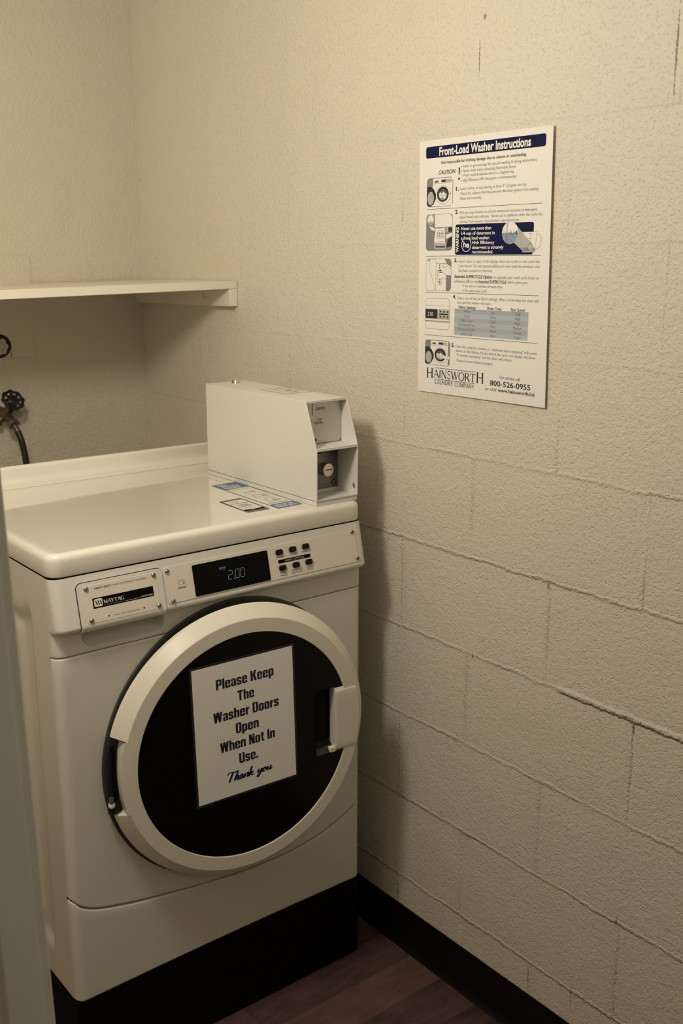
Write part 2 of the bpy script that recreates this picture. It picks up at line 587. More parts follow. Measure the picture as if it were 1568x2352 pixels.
BLK = {
    'l': (.22, [_R(0, 0, .22, 1)]), 'I': (.23, [_R(0, 0, .23, 1)]), '.': (.2, [_R(0, 0, .2, .19)]),
    'T': (.60, [_R(0, .82, .60, 1), _R(.19, 0, .41, .82)]),
    'h': (.54, [_R(0, 0, .215, 1), _R(.325, 0, .54, .58), _cap(.0, .54, .58, .745)]),
    'n': (.54, [_R(0, 0, .215, .73), _R(.325, 0, .54, .58), _cap(.0, .54, .58, .745)]),
    'p': (.54, [_R(0, -.22, .215, .73), _R(.325, .15, .54, .58), _cap(0, .54, .58, .745), _cap(0, .54, .15, -.015)]),
    'o': (.54, [_R(0, .15, .215, .58), _R(.325, .15, .54, .58), _cap(0, .54, .58, .745), _cap(0, .54, .15, -.015)]),
    'e': (.54, [_R(0, .15, .215, .58), _R(.325, .34, .54, .58), _R(.325, .15, .54, .25), _R(.2, .34, .34, .43), _cap(0, .54, .58, .745), _cap(0, .54, .15, -.015)]),
    'a': (.52, [_R(.31, 0, .52, .58), _R(0, .49, .205, .58), _cap(0, .52, .58, .745), _R(0, .13, .2, .30), [(0, .30), (.2, .27), (.33, .38), (.33, .47), (.12, .40)], [(0, .14), (.02, .03), (.10, -.015), (.22, .0), (.33, .08), (.33, .16), (.2, .12)]]),
    's': (.50, [_cap(0, .50, .58, .745), _R(0, .46, .205, .58), _R(.30, .50, .50, .58), [(0, .46), (.03, .37), (.30, .26), (.50, .27), (.47, .37), (.205, .48)], _R(.295, .15, .50, .28), _cap(0, .50, .15, -.015), _R(0, .15, .2, .24)]),
    'r': (.37, [_R(0, 0, .215, .73), [(.21, .46), (.37, .55), (.37, .745), (.27, .70), (.21, .62)]]),
    't': (.38, [_R(.08, .12, .29, .90), _R(0, .60, .38, .73), [(.08, .14), (.11, .03), (.2, 0), (.38, 0), (.38, .12), (.29, .14)]]),
    'w': (.80, [_para(0, .73, .11, 0, .2), _para(.11, 0, .30, .73, .18), _para(.30, .73, .46, 0, .19), _para(.46, 0, .60, .73, .2)]),
    'W': (.90, [_para(0, 1, .12, 0, .22), _para(.12, 0, .34, 1, .2), _para(.34, 1, .53, 0, .22), _para(.53, 0, .68, 1, .22)]),
    'K': (.62, [_R(0, 0, .22, 1), _para(.2, .44, .37, 1, .24), _para(.2, .62, .38, 0, .24)]),
    'N': (.60, [_R(0, 0, .2, 1), _R(.40, 0, .60, 1), _para(0, 1, .36, 0, .24)]),
    'P': (.58, [_R(0, 0, .22, 1), _R(.36, .54, .58, .84), _cap(0, .58, .84, 1.0), _cap(0, .58, .54, .38)]),
    'D': (.58, [_R(0, 0, .22, 1), _R(.36, .16, .58, .84), _cap(0, .58, .84, 1.0), _cap(0, .58, .16, 0), _R(0, .87, .2, 1), _R(0, 0, .2, .13)]),
    'O': (.58, [_R(0, .17, .22, .83), _R(.36, .17, .58, .83), _cap(0, .58, .83, 1.015), _cap(0, .58, .17, -.015)]),
    'U': (.58, [_R(0, .17, .22, 1), _R(.36, .17, .58, 1), _cap(0, .58, .17, -.015)]),
}


class Print:
    """Flat print on a frame: units millimetres, each call one layer higher."""
    def __init__(self, fr, base=0.0003, step=0.00004, flip=False):
        self.fr, self.bm, self.h, self.step = fr, bmesh.new(), base, step
        self.mats = []
        self.flip = flip            # True when ey points down (v grows downwards)

    def mi(self, m):
        if m not in self.mats:
            self.mats.append(m)
        return self.mats.index(m)

    def lay(self, k=1):
        self.h += self.step * k

    def poly(self, pts, m):
        vs = [self.bm.verts.new(self.fr.p(a / 1000, b / 1000, self.h)) for a, b in pts]
        f = self.bm.faces.new(vs)
        f.material_index = self.mi(m)
        if len(vs) > 4:
            bmesh.ops.triangulate(self.bm, faces=[f])

    def rect(self, x0, y0, x1, y1, m): self.poly([(x0, y0), (x1, y0), (x1, y1), (x0, y1)], m)
    def rrect(self, x0, y0, x1, y1, r, m): self.poly(rr_pts(x0, y0, x1, y1, r), m)
    def circ(self, x, y, r, m, ry=None, n=32): self.poly([(x + r * cos(2 * pi * i / n), y + (ry or r) * sin(2 * pi * i / n)) for i in range(n)], m)

    def path(self, pts, w, m, closed=False):
        P = [Vector(q) for q in pts]
        n = len(P)
        L, R = [], []
        for i in range(n):
            if closed:
                d = P[(i + 1) % n] - P[i - 1]
            else:
                d = P[min(i + 1, n - 1)] - P[max(i - 1, 0)]
            if d.length < 1e-9:
                d = Vector((1, 0))
            d.normalize()
            nn = Vector((-d.y, d.x)) * (w[i] if isinstance(w, (list, tuple)) else w) * 0.5
            L.append(self.bm.verts.new(self.fr.p(*((P[i] + nn) / 1000), self.h)))
            R.append(self.bm.verts.new(self.fr.p(*((P[i] - nn) / 1000), self.h)))
        k = self.mi(m)
        for i in range(n if closed else n - 1):
            j = (i + 1) % n
            f = self.bm.faces.new((L[i], L[j], R[j], R[i]))
            f.material_index = k

    def line(self, x0, y0, x1, y1, w, m): self.path([(x0, y0), (x1, y1)], w, m)
    def ring(self, x, y, r, w, m, ry=None, n=40): self.path([(x + r * cos(2 * pi * i / n), y + (ry or r) * sin(2 * pi * i / n)) for i in range(n)], w, m, True)
    def rframe(self, x0, y0, x1, y1, r, w, m): self.path(rr_pts(x0, y0, x1, y1, r), w, m, True)

    def text(self, s, x, y, width, cap, m, bold=0.0, italic=0.0, center=False, ang=0.0):
        key = (s, bold)
        if key not in _cache:
            _cache[key] = text_mesh(s, bold)
        V, F = _cache[key]
        x0 = min(v[0] for v in V)
        x1 = max(v[0] for v in V)
        sy = cap / CAP
        sx = width / (x1 - x0) if width else sy
        k = self.mi(m)
        sg = -1 if self.flip else 1
        ca, sa = cos(radians(ang)), sin(radians(ang))
        vs = []
        off = -(x1 - x0) * sx / 2 if center else 0.0
        for vx, vy in V:
            a = (vx - x0) * sx + off + italic * vy * sy
            b = vy * sy
            a, b = a * ca - b * sa, a * sa + b * ca
            vs.append(self.bm.verts.new(self.fr.p((x + a) / 1000, (y + sg * b) / 1000, self.h)))
        for f in F:
            try:
                g = self.bm.faces.new([vs[i] for i in f])
                g.material_index = k
            except ValueError:
                pass

    def serif(self, s, x, y, width, cap, m, thick=.15, thin=.05):
        tot = sum(SER[c][0] if c != ' ' else .45 for c in s)
        sx = width / tot
        sg = -1 if self.flip else 1
        for c in s:
            if c == ' ':
                x += .45 * sx
                continue
            w, st, sf = SER[c]
            def tr(a, b): return (x + a * sx, y + sg * b * cap)
            for (a, b, c2, d, t) in st:
                p, q = Vector((a * sx, b * cap)), Vector((c2 * sx, d * cap))
                self.path([(x + p.x, y + sg * p.y), (x + q.x, y + sg * q.y)], (thick if t else thin) * sx, m)
            if c in SER_CURVE:
                pts = SER_CURVE[c]
                ws = []
                for i in range(len(pts)):
                    d = Vector(pts[min(i + 1, len(pts) - 1)]) - Vector(pts[max(i - 1, 0)])
                    v = abs(d.y) / (d.length + 1e-9)
                    ws.append((thin + (thick * .95 - thin) * v ** 1.5 if c != 'S' else thin + (thick - thin) * (1 - v)) * sx)
                self.path([tr(*q) for q in pts], ws, m)
            for a, b in sf:
                bb = .02 if b < .5 else b - .02
                p, q = tr(a - .13, bb), tr(a + .13, bb)
                self.path([p, q], .045 * cap, m)
            x += w * sx

    def block(self, s, x, y, width, cap, m, italic=0.0):
        tot = sum((BLK[c][0] if c != ' ' else .24) + .055 for c in s) - .055
        sx = width / tot
        u = -width / 2
        for c in s:
            if c == ' ':
                u += (.24 + .055) * sx
                continue
            w, shapes = BLK[c]
            for sh_ in shapes:
                self.poly([(x + u + a * sx + italic * b * cap, y + b * cap) for a, b in sh_], m)
            u += (w + .055) * sx

    def done(self, name, parent, label=None):
        o = fin(name, self.bm, self.mats, parent, sharp=0, recalc=False, label=label)
        return o


# ================================================================== the room
XW, YB = 0.7828, 1.1056
XL, YF, ZC = -1.45, -2.85, 2.44


def slab(name, a, b, mat):
    return struct(box(name, a, b, mat))


slab('floor', (XL - .1, YF - .1, -0.08), (XW + .1, YB + .1, 0.0), 'floor')
slab('ceiling', (XL - .1, YF - .1, ZC), (XW + .1, YB + .1, ZC + .08), 'ceiling')
slab('wall_right', (XW, YF, 0.0), (XW + 0.1, YB, ZC), 'block')
slab('wall_back', (XL, YB, 0.0), (XW + .1, YB + 0.1, ZC), 'plaster')
slab('wall_left', (XL - .1, YF, 0.0), (XL, YB, ZC), 'smooth_wall')
slab('wall_front', (XL - .1, YF - .1, 0.0), (XW + .1, YF, ZC), 'smooth_wall')
# partition of the closet, left of the door opening
slab('wall_closet', (XL, -0.66, 0.0), (-0.366, -0.57, ZC), 'smooth_wall')

# baseboard: vinyl cove base with a flared toe
bm = bmesh.new()
prof = [(XW, .1016), (XW - .0028, .1016), (XW - .0034, .100), (XW - .0034, .024), (XW - .005, .012), (XW - .010, .0035), (XW - .016, .0), (XW, .0)]
loft(bm, [[(px, yy, pz) for px, pz in prof] for yy in (YF, YB - .001)], True, True, True)
struct(fin('baseboard_right', bm, 'base', None, sharp=50))

# lumpy paint bead that fills the wall corner
bm = bmesh.new()
tube(bm, [(XW - .0008 + random.uniform(-.0006, .0006), YB - .0008 + random.uniform(-.0006, .0006), .11 + 2.32 * k / 160) for k in range(161)], [.0023 + random.uniform(-.0010, .0010) for k in range(161)], 10)
struct(fin('trim_2', bm, 'plaster', None, sharp=80))

# jamb of the closet opening, close to the camera
JY = -0.62
bm = bmesh.new()
def jx(z): return -0.2800 - 0.0210 * (z - 0.70)          # it leans a little
jprof = [(0.0, .03), (0.0, .002), (-.002, 0.0), (-.0115, 0.0), (-.0125, -.0035), (-.014, -.0045), (-.0525, -.0045), (-.054, -.003), (-.054, .06), (0.0, .06)]
zs_ = [0.0, 0.4, 0.8, 1.2, 1.6, 2.1]
loops = [[(jx(z) + a, JY + b, z) for a, b in jprof] for z in zs_]
loft(bm, loops, True, True, True)
struct(fin('trim_1', bm, 'jamb', None, sharp=40))

# ================================================================== shelf on the wall
SX0 = -0.95
bm = bmesh.new()
def ztop(x, y): return 1.5105 - 0.0205 * (XW - x) - 0.012 * (y - 0.609)
vs = []
for dz in (-0.020, 0.0):
    for x, y in ((SX0, .609), (XW - .0015, .609), (XW - .0015, YB - .0065), (SX0, YB - .0065)):
        vs.append(bm.verts.new((x, y, ztop(x, y) + dz)))
for f in ((0, 3, 2, 1), (4, 5, 6, 7), (0, 1, 5, 4), (1, 2, 6, 5), (2, 3, 7, 6), (3, 0, 4, 7)):
    bm.faces.new([vs[i] for i in f])
t = thing('wall_shelf', 'long cream painted shelf board spanning the back corner above the washer', 'shelf', (0.2, .85, 1.49))
fin('board', bm, 'shelf', t, bevel=0.0015)
bm = bmesh.new()
vs = []
for x in (.7585, XW - .001):
    for (y, z) in ((.609, 1.4475), (YB - .001, 1.4405), (YB - .001, ztop(x, YB) - .0203), (.609, ztop(x, .609) - .0203)):
        vs.append(bm.verts.new((x, y, z)))
for f in ((0, 1, 2, 3), (7, 6, 5, 4), (0, 4, 5, 1), (1, 5, 6, 2), (2, 6, 7, 3), (3, 7, 4, 0)):
    bm.faces.new([vs[i] for i in f])
fin('cleat', bm, 'shelf', t, bevel=0.0015)
# short painted-over wire loop stapled to the cleat
bm = bmesh.new()
tube(bm, smooth_pts([(.7575, .735, 1.484), (.7565, .733, 1.470), (.7560, .722, 1.464), (.7565, .708, 1.466), (.7572, .703, 1.459)], 5), .0012, 8)
fin('wire_loop', bm, 'shelf', t)

# ================================================================== access panel and valves on the back wall
fr_b = Frame((0, YB, 0), (1, 0, 0), (0, 0, 1), (0, -1, 0))
t = thing('access_panel', 'thin painted plaster-coloured cover panel with a notch on the back wall', 'panel', (.27, YB, 1.307))
hx, hz, hr = .354, 1.3375, .0315
out = [(.10, 1.307), (hx - hr, 1.307)]
out += [(hx + hr * cos(radians(a)), hz + hr * sin(radians(a))) for a in range(180, -1, -12)]
out += [(hx + hr, 1.307), (.4475, 1.307), (.4505, 1.569), (.10, 1.569)]
bm = bmesh.new()
prism(bm, fr_b, out, 0.0002, 0.0058)
fin('cover', bm, 'plaster', t, sharp=30)
bm = bmesh.new()
lathe(bm, Frame((hx, YB, hz), (1, 0, 0), (0, 0, 1), (0, -1, 0)), [(.0001, .0012), (hr - .0004, .0012), (hr - .0004, .0002)], 40)
fin('pipe_hole_shade', bm, 'seam', t)  # flat black disc on the solid wall, painting the hole's shade


def handwheel(bm_rim, bm_hub, fr, R_, lobes=8, wav=.06, wire=.0032, hub=.5):
    n = 96
    pts = []
    for i in range(n + 1):
        a = 2 * pi * i / n
        r = R_ * (1 + wav * cos(lobes * a))
        pts.append(fr.p(r * cos(a), r * sin(a), 0))
    tube(bm_rim, pts, wire, 10, False)
    for k in range(lobes):
        a = 2 * pi * k / lobes
        tube(bm_rim, [fr.p(R_ * .3 * cos(a), R_ * .3 * sin(a), .001), fr.p(R_ * 1.04 * cos(a), R_ * 1.04 * sin(a), 0)], wire * .95, 8)
    lathe(bm_hub, fr, [(.0001, .006), (R_ * hub * .35, .0055), (R_ * hub * .8, .004), (R_ * hub, .001), (R_ * hub, -.003), (.0001, -.003)], 32)


def valve_frame(c, nx, ny, nz):
    n = Vector((nx, ny, nz)).normalized()
    ex = Vector((1, 0, 0)) - n * n.x
    ex.normalize()
    ey = n.cross(ex)
    return Frame(c, ex, ey, n)


# painted-over valve in the panel notch
vt = thing('water_valve', 'painted-over lobed water valve poking through the round panel notch', 'valve', (.352, YB, 1.338))
bm = bmesh.new()
hb = bmesh.new()
handwheel(bm, hb, valve_frame((.350, YB - .016, 1.338), .05, -1, .15), .0172, 7, .12, .0046, .62)
fin('handwheel', bm, 'white_wheel', vt)
fin('hub', hb, 'white_wheel', vt)
bm = bmesh.new()
tube(bm, [(.350, YB - .001, 1.338), (.350, YB - .015, 1.338)], .007, 14)
fin('stem', bm, 'iron', vt)

# lower valve with the hose
vt = thing('water_valve', 'tarnished brass water valve with black scalloped handwheel above the washer backsplash', 'valve', (.345, YB, 1.155))
fr_w = valve_frame((.3525, 1.030, 1.2035), .10, -.78, .62)
bm = bmesh.new()
hb = bmesh.new()
handwheel(bm, hb, fr_w, .0268, 8, .06, .0036, .60)
wo = fin('handwheel', bm, 'iron', vt)
fin('hub', hb, 'iron', wo)
bm = bmesh.new()
body_c = Vector((.344, 1.062, 1.160))
tube(bm, [body_c, body_c + (fr_w.o - body_c) * .45], [.0125, .0115], 16)
tube(bm, [body_c + (fr_w.o - body_c) * .40, body_c + (fr_w.o - body_c) * .62], .0135, 6)
tube(bm, [body_c + (fr_w.o - body_c) * .55, fr_w.o], .0045, 12)
tube(bm, [(.340, YB - .0005, 1.158), (.340, YB - .006, 1.158)], .022, 24)
tube(bm, [(.341, YB - .004, 1.158), body_c, (.345, 1.050, 1.152)], [.0115, .0135, .012], 16)
tube(bm, smooth_pts([body_c, (.3475, 1.042, 1.150), (.3500, 1.032, 1.141)], 4), .0115, 16)
tube(bm, smooth_pts([(.342, 1.066, 1.160), (.326, 1.064, 1.150), (.322, 1.064, 1.136)], 4), .0085, 12)
fin('valve_body', bm, 'brass', vt)
bm = bmesh.new()
tube(bm, [(.3488, 1.036, 1.1445), (.3508, 1.0285, 1.1370)], [.0150, .0155], 20)
fin('hose_collar', bm, 'dark_steel', vt)
bm = bmesh.new()
tube(bm, smooth_pts([(.3508, 1.0285, 1.1370), (.3530, 1.0225, 1.128), (.3555, 1.017, 1.1185)], 4), .0078, 16)
fin('hose_ferrule', bm, 'brass', vt)
bm = bmesh.new()
tube(bm, smooth_pts([(.3545, 1.019, 1.122), (.3590, 1.010, 1.100), (.3625, 1.005, 1.070), (.3645, 1.000, 1.030), (.365, .998, .96), (.36, .99, .80), (.34, .95, .60)], 8), .0082, 18)
tag(fin('water_hose', bm, 'hose', None), 'black rubber hose hanging from the brass valve down behind the washer', 'hose')

# ================================================================== the washer
WW = 0.686
wm = thing('washing_machine', 'white front-load coin washer with round black glass door on a black plinth', 'washing machine', (WW / 2, .3, .198))
RC, YA = 0.018, 0.0215


def front_path(y0=0.0, r=RC, ya=YA, nf=100, na=8):
    P = [(0.0, ya)]
    for k in range(na + 1):
        a = radians(180 + 90 * k / na)
        P.append((r + r * cos(a), y0 + r + r * sin(a)))
    for k in range(1, nf):
        P.append((r + (WW - 2 * r) * k / nf, y0))
    for k in range(na + 1):
        a = radians(270 + 90 * k / na)
        P.append((WW - r + r * cos(a), y0 + r + r * sin(a)))
    P.append((WW, ya))
    return P


def interp(tab, x):
    if x <= tab[0][0]:
        return tab[0][1]
    for (a, b), (c, d) in zip(tab, tab[1:]):
        if x <= c:
            q = (x - a) / (c - a)
            return b + (d - b) * q
    return tab[-1][1]


SEAM = [(0.0, .417), (.006, .4105), (.014, .4015), (.0244, .394), (.045, .384), (.0718, .376), (.12, .3655), (.165, .358), (.21, .351), (.25, .3455), (.29, .3405), (.33, .3365), (.363, .334),
        (.40, .332), (.45, .331), (.49, .332), (.53, .3365), (.57, .344), (.61, .3565), (.64, .368), (.665, .380), (.6785, .3885), (.686, .396)]
def seam(x): return sum(interp(SEAM, x + d) for d in (-.008, -.004, 0, .004, .008)) / 5


ZS, ZB, ZL = 0.8906, 0.198, 1.0354
# cabinet: inner body (dark where gaps show), side panels, back
bm = bmesh.new()
bbox(bm, (.0105, .041, ZB + .002), (WW - .0105, .66, ZL - .004))
bbox(bm, (.0035, .012, ZB + .002), (WW - .0035, .060, .886))
bbox(bm, (.0035, .040, .886), (WW - .0035, .060, ZL - .004))
fin('inner_body', bm, 'seam', wm)


def side_panel(name, x0, sgn, mat):
    bm = bmesh.new()
    ny, nz = 70, 70
    rows = []
    for j in range(nz + 1):
        z = ZB + (ZL - .0015 - ZB) * j / nz
        row = []
        for i in range(ny + 1):
            y = YA + .0012 + (.672 - YA) * i / ny
            def ss(v, a, b):
                q = min(max((v - a) / (b - a), 0), 1)
                return q * q * (3 - 2 * q)
            zt = .968 - .02 * ss(y, .10, .16)
            ins = ss(y, .095, .118) * ss(.64 - y, 0, .02) * ss(z, .255, .285) * (1 - ss(z, zt - .03, zt))
            rib = ss(y, .150, .164) * (1 - ss(y, .196, .210)) * ss(z, .29, .32) * (1 - ss(z, .90, .93))
            d = .0075 * ins - .006 * rib
            row.append((x0 + sgn * d, y, z))
        rows.append(row)
    loft(bm, rows, False)
    return fin(name, bm, mat, wm, sharp=60)


side_panel('side_panel', 0.0006, 1, 'side')
side_panel('side_panel', WW - .0006, -1, 'side')
box('back_panel', (.003, .660, ZB), (WW - .003, .668, ZL), 'side', wm)

# kick panel with its curved upper seam
bm = bmesh.new()
P = front_path(nf=120)
rows = []
rr = [('b', .010, 0.0), ('b', .0022, 0.0), ('b', .0005, .0015), ('b', .0005 , .004), ('m', 0, .004)]
def lip_row(fun):
    return [fun(px, py) for px, py in P]
def inward(px, py, d):
    # push a path point towards the cabinet centre
    cx = min(max(px, RC), WW - RC)
    v = Vector((px - cx, py - RC)) if py < RC else Vector((px - cx, 0))
    if v.length > 1e-6:
        v.normalize()
    return px - v.x * d, py - v.y * d
def strip(bm, zbot, ztop, fb, ft, nz=10):
    rows = []
    def mk(px, py, z, d):
        a, b = inward(px, py, d)
        return (a, b, z)
    R_ = .004
    for k in range(4):
        a = radians(90 * k / 3)
        rows.append([mk(px, py, zbot(px) + R_ * fb * (1 - sin(a)), R_ * (1 - sin(a)) * 0 + R_ * cos(a)) for px, py in P])
    for k in range(nz + 1):
        q = k / nz
        rows.append([mk(px, py, (zbot(px) + R_) * (1 - q) + (ztop(px) - R_) * q, 0) for px, py in P])
    for k in range(1, 5):
        a = radians(90 * k / 4)
        rows.append([mk(px, py, ztop(px) - R_ + R_ * sin(a), R_ * (1 - cos(a))) for px, py in P])
    rows.append([mk(px, py, ztop(px), .011) for px, py in P])
    rows[0:0] = [[mk(px, py, zbot(px), .011) for px, py in P]]
    # proper rounding of the lower lip
    for k in range(4):
        a = radians(90 * k / 3)
        rows[1 + k] = [mk(px, py, zbot(px) + R_ * (1 - cos(a)), R_ * (1 - sin(a))) for px, py in P]
    loft(bm, rows, False)
def zkick(x): return ZB + .0035 * sin(pi * x / WW)
strip(bm, zkick, lambda x: seam(x) - .0016, 1, 1)
fin('kick_panel', bm, 'enamel', wm, sharp=50)
# front panel around the door
bm = bmesh.new()
strip(bm, lambda x: seam(x) + .0014, lambda x: ZS - .0008, 1, 1, 14)
fin('front_panel', bm, 'enamel', wm, sharp=50)

# console: profile of slope, bulge, underside and lower strip, with the finger pocket under the drawer
CO = Vector((0, 0.0005, 1.0340))
DV = Vector((0, -0.0201, -0.0895))
SL = DV.length
DV.normalize()
CN = Vector((0, DV.z, -DV.y))           # outward (towards -y, up)
CPROF = []
for k in range(9):
    q = k / 8 * .0885
    pt = CO + DV * q
    CPROF.append((pt.y, pt.z))
b0 = CPROF[-1]
cc = (b0[0] + .0085, b0[1] - .0012)
for k in range(1, 11):
    a = radians(-12 + 112 * k / 10)
    CPROF.append((cc[0] - .0087 * cos(a), cc[1] - .0087 * sin(a)))
lastu = CPROF[-1]
CPROF += [(-.0075, lastu[1] - .0004), (-.0035, lastu[1] - .0012), (-.001, lastu[1] - .003), (0.0, lastu[1] - .006)]
zz0 = CPROF[-1][1]
for k in range(1, 15):
    CPROF.append((0.0, zz0 + (ZS + .0035 - zz0) * k / 14))
CPROF += [(.0006, ZS + .0015), (.0025, ZS + .0006), (.011, ZS + .0006)]


def ss(v, a, b):
    q = min(max((v - a) / (b - a), 0), 1)
    return q * q * (3 - 2 * q)


def pocket(x, z):
    # rounded-rectangle signed distance
    cx, cz, hx_, hz_, r = .1325, .9295, .081, .0300, .020
    qx, qz = abs(x - cx) - hx_ + r, abs(z - cz) - hz_ + r
    d = sqrt(max(qx, 0) ** 2 + max(qz, 0) ** 2) + min(max(qx, qz), 0) - r
    return ss(-d, 0.0, .004) * (.30 + .70 * ss(z, .900, .926))


bm = bmesh.new()
rows = []
for (py_, pz_) in CPROF:
    row = []
    for (px, py) in front_path(y0=0.0, nf=300, ya=YA):
        front = 1.0 if py < YA - 1e-6 else 0.0
        y = py + py_ * front
        if RC < px < WW - RC and pz_ < lastu[1] + .0045:
            pk = pocket(px, pz_)
            y += pk * (.027 - max(py_, -.03) * .2)
        row.append((px, y, pz_))
    rows.append(row)
loft(bm, rows, False)
fin('console', bm, 'enamel', wm, sharp=45)

# drawer front following the same profile
cum = [0.0]
for a, b in zip(CPROF, CPROF[1:]):
    cum.append(cum[-1] + math.hypot(b[0] - a[0], b[1] - a[1]))


def prof_at(s):
    for i in range(len(cum) - 1):
        if s <= cum[i + 1] + 1e-12:
            q = (s - cum[i]) / (cum[i + 1] - cum[i])
            a, b = CPROF[i], CPROF[i + 1]
            i0, i2 = max(i - 1, 0), min(i + 2, len(CPROF) - 1)
            t1 = Vector((b[0] - CPROF[i0][0], b[1] - CPROF[i0][1])).normalized()
            t2 = Vector((CPROF[i2][0] - a[0], CPROF[i2][1] - a[1])).normalized()
            tt = t1.lerp(t2, q).normalized()
            return (a[0] + (b[0] - a[0]) * q, a[1] + (b[1] - a[1]) * q), (tt.y, -tt.x)
    return CPROF[-1], (-1, 0)


def drawer_shell(x0, x1, t0, t1, r, off):
    bm = bmesh.new()
    nx, nt = 90, 44
    rows = []
    xs = []
    for k in range(13):
        xs.append(x0 + r * (1 - cos(radians(90 * k / 12))))
    for k in range(1, nx):
        xs.append(x0 + r + (x1 - x0 - 2 * r) * k / nx)
    for k in range(13):
        xs.append(x1 - r + r * sin(radians(90 * k / 12)))
    for j in range(nt + 1):
        row = []
        for x in xs:
            d = min(x - x0, x1 - x)
            tt = t0 + (r - sqrt(max(r * r - (r - d) ** 2, 0)) if d < r else 0)
            s = tt + (t1 - tt) * j / nt
            (y, z), nrm = prof_at(s)
            nv = Vector(nrm)
            if nv.x > 0.2:
                nv = -nv
            row.append((x, y + nv.x * off, z + nv.y * off))
        rows.append(row)
    loft(bm, rows, False)
    bmesh.ops.remove_doubles(bm, verts=bm.verts, dist=1e-6)
    return bm


T1 = cum[8 + 9]
fin('drawer_gap_shade', drawer_shell(.0420, .2092, .0126, T1 + .001, .0115, .0003), 'seam', wm, sharp=60)  # black shell behind the drawer edge, the seam's shade as colour
drw = fin('dispenser_drawer', drawer_shell(.0435, .2077, .0140, T1, .0105, .0006), 'enamel', wm, sharp=60, solid=(.0030, 1.0), bevel=.0014, seg=3)

# --- plates, screws, buttons and display on the slanted face
FC = Frame(CO, (1, 0, 0), DV, CN)


def flat_plate(name, x0, y0, x1, y1, r, h0, h1, mat, parent, bev=0.0003):
    bm = bmesh.new()
    prism(bm, FC, [(a / 1000, b / 1000) for a, b in rr_pts(x0, y0, x1, y1, r)], h0, h1)
    return fin(name, bm, mat, parent, sharp=35, bevel=bev, seg=1)


def screw(name, fr, u, v, h, r, parent, mat='screw'):
    f2 = Frame(fr.p(u, v, h), fr.ex, fr.ey, fr.n)
    bm = bmesh.new()
    lathe(bm, f2, [(r, 0), (r, r * .35), (r * .85, r * .6), (r * .60, r * .78), (r * .50, r * .76), (r * .46, -r * .1), (.00005, -r * .1)], 20)
    s = fin(name, bm, mat, parent, sharp=40)
    return s


# plate on the drawer
dp = flat_plate('name_plate', 54.5, 19.6, 196.5, 86.2, 3.5, .0034, .0042, 'brushed', drw)
for u, v in ((59.8, 24.6), (190.6, 24.2), (193.2, 80.6), (61.8, 80.6)):
    screw('screw', FC, u / 1000, v / 1000, .0042, .0043, drw)
pr = Print(FC, base=.00435, flip=True)
pr.rect(68.5, 43.3, 186.2, 61.4, 'black_matte')
pr.lay()
pr.rrect(71.0, 45.3, 86.8, 58.9, 2.6, 'sticker_white')
pr.text('HEAVY DUTY', 75.2, 28.4, 32.5, 3.1, 'ink', bold=.03)
pr.text('HIGH EFFICIENCY WASHER', 109.0, 28.4, 66.5, 3.1, 'grey_ink')
pr.text('PULL FOR DISPENSER', 104.0, 81.0, 51.5, 2.9, 'mid_ink')
for u in (94.6, 163.2):
    pr.poly([(u - 2.3, 77.9), (u + 2.3, 77.9), (u, 80.8)], 'ink')
pr.lay()
for k in range(3):          # slanting bars of the emblem
    u = 73.6 + k * 4.2
    pr.path([(u - .9, 48.3), (u + .6, 48.3), (u + 2.8, 55.9)], [.3, 1.6, 2.3], 'black_matte')
pr.serif('MAYTAG', 88.6, 55.4, 39.2, 6.2, 'sticker_white', .2, .07)
pr.text('COMMERCIAL', 88.8, 59.2, 38.5, 1.9, 'mid_ink')
pr.line(129.5, 59.0, 158.8, 59.0, .5, 'sticker_white')
pr.text('WASHER', 160.2, 59.2, 23.8, 3.0, 'sticker_white')
pr.done('lettering', drw)

# control panel
cp = flat_plate('control_panel', 214.5, 15.2, 661.5, 82.8, 4.0, .0003, .0012, 'brushed', wm)
for u, v in ((219.8, 23.0), (224.2, 79.0), (653.0, 19.6), (658.6, 75.6)):
    screw('screw', FC, u / 1000, v / 1000, .0012, .0043, cp)
dsp = flat_plate('display', 271.5, 21.6, 440.0, 80.6, 3.0, .0012, .0024, 'black_matte', cp, .0004)
pr = Print(FC, base=.0026, flip=True)
SEGS = {'2': 'abged', '0': 'abcdef'}
def digit(ch, x, y, w, h, sl=.11):
    def q(a, b): return (x + a * w + (1 - b) * h * sl, y + b * h)
    seg = {'a': ((0.08, 0), (.92, 0)), 'b': ((1, .06), (1, .46)), 'c': ((1, .54), (1, .94)), 'd': ((.08, 1), (.92, 1)), 'e': ((0, .54), (0, .94)), 'f': ((0, .06), (0, .46)), 'g': ((.08, .5), (.92, .5))}
    for s in SEGS[ch]:
        (a, b), (c, d) = seg[s]
        n = 5
        for k in range(n):
            u0, u1 = k / n + .03, (k + 1) / n - .03
            pr.path([q(a + (c - a) * u0, b + (d - b) * u0), q(a + (c - a) * u1, b + (d - b) * u1)], .8, 'lcd')
digit('2', 344.8, 45.4, 9.2, 16.4)
pr.rect(358.0, 60.8, 359.4, 62.3, 'lcd')
digit('0', 361.0, 45.4, 8.2, 16.4)
digit('0', 372.6, 45.4, 8.2, 16.4)
pr.text('PRICE', 327.6, 38.6, 14.5, 2.6, 'lcd_dim', bold=.01, italic=.15)
pr.line(328.4, 40.6, 341.0, 39.9, .5, 'lcd_dim')
pr.done('lit_digits', dsp)
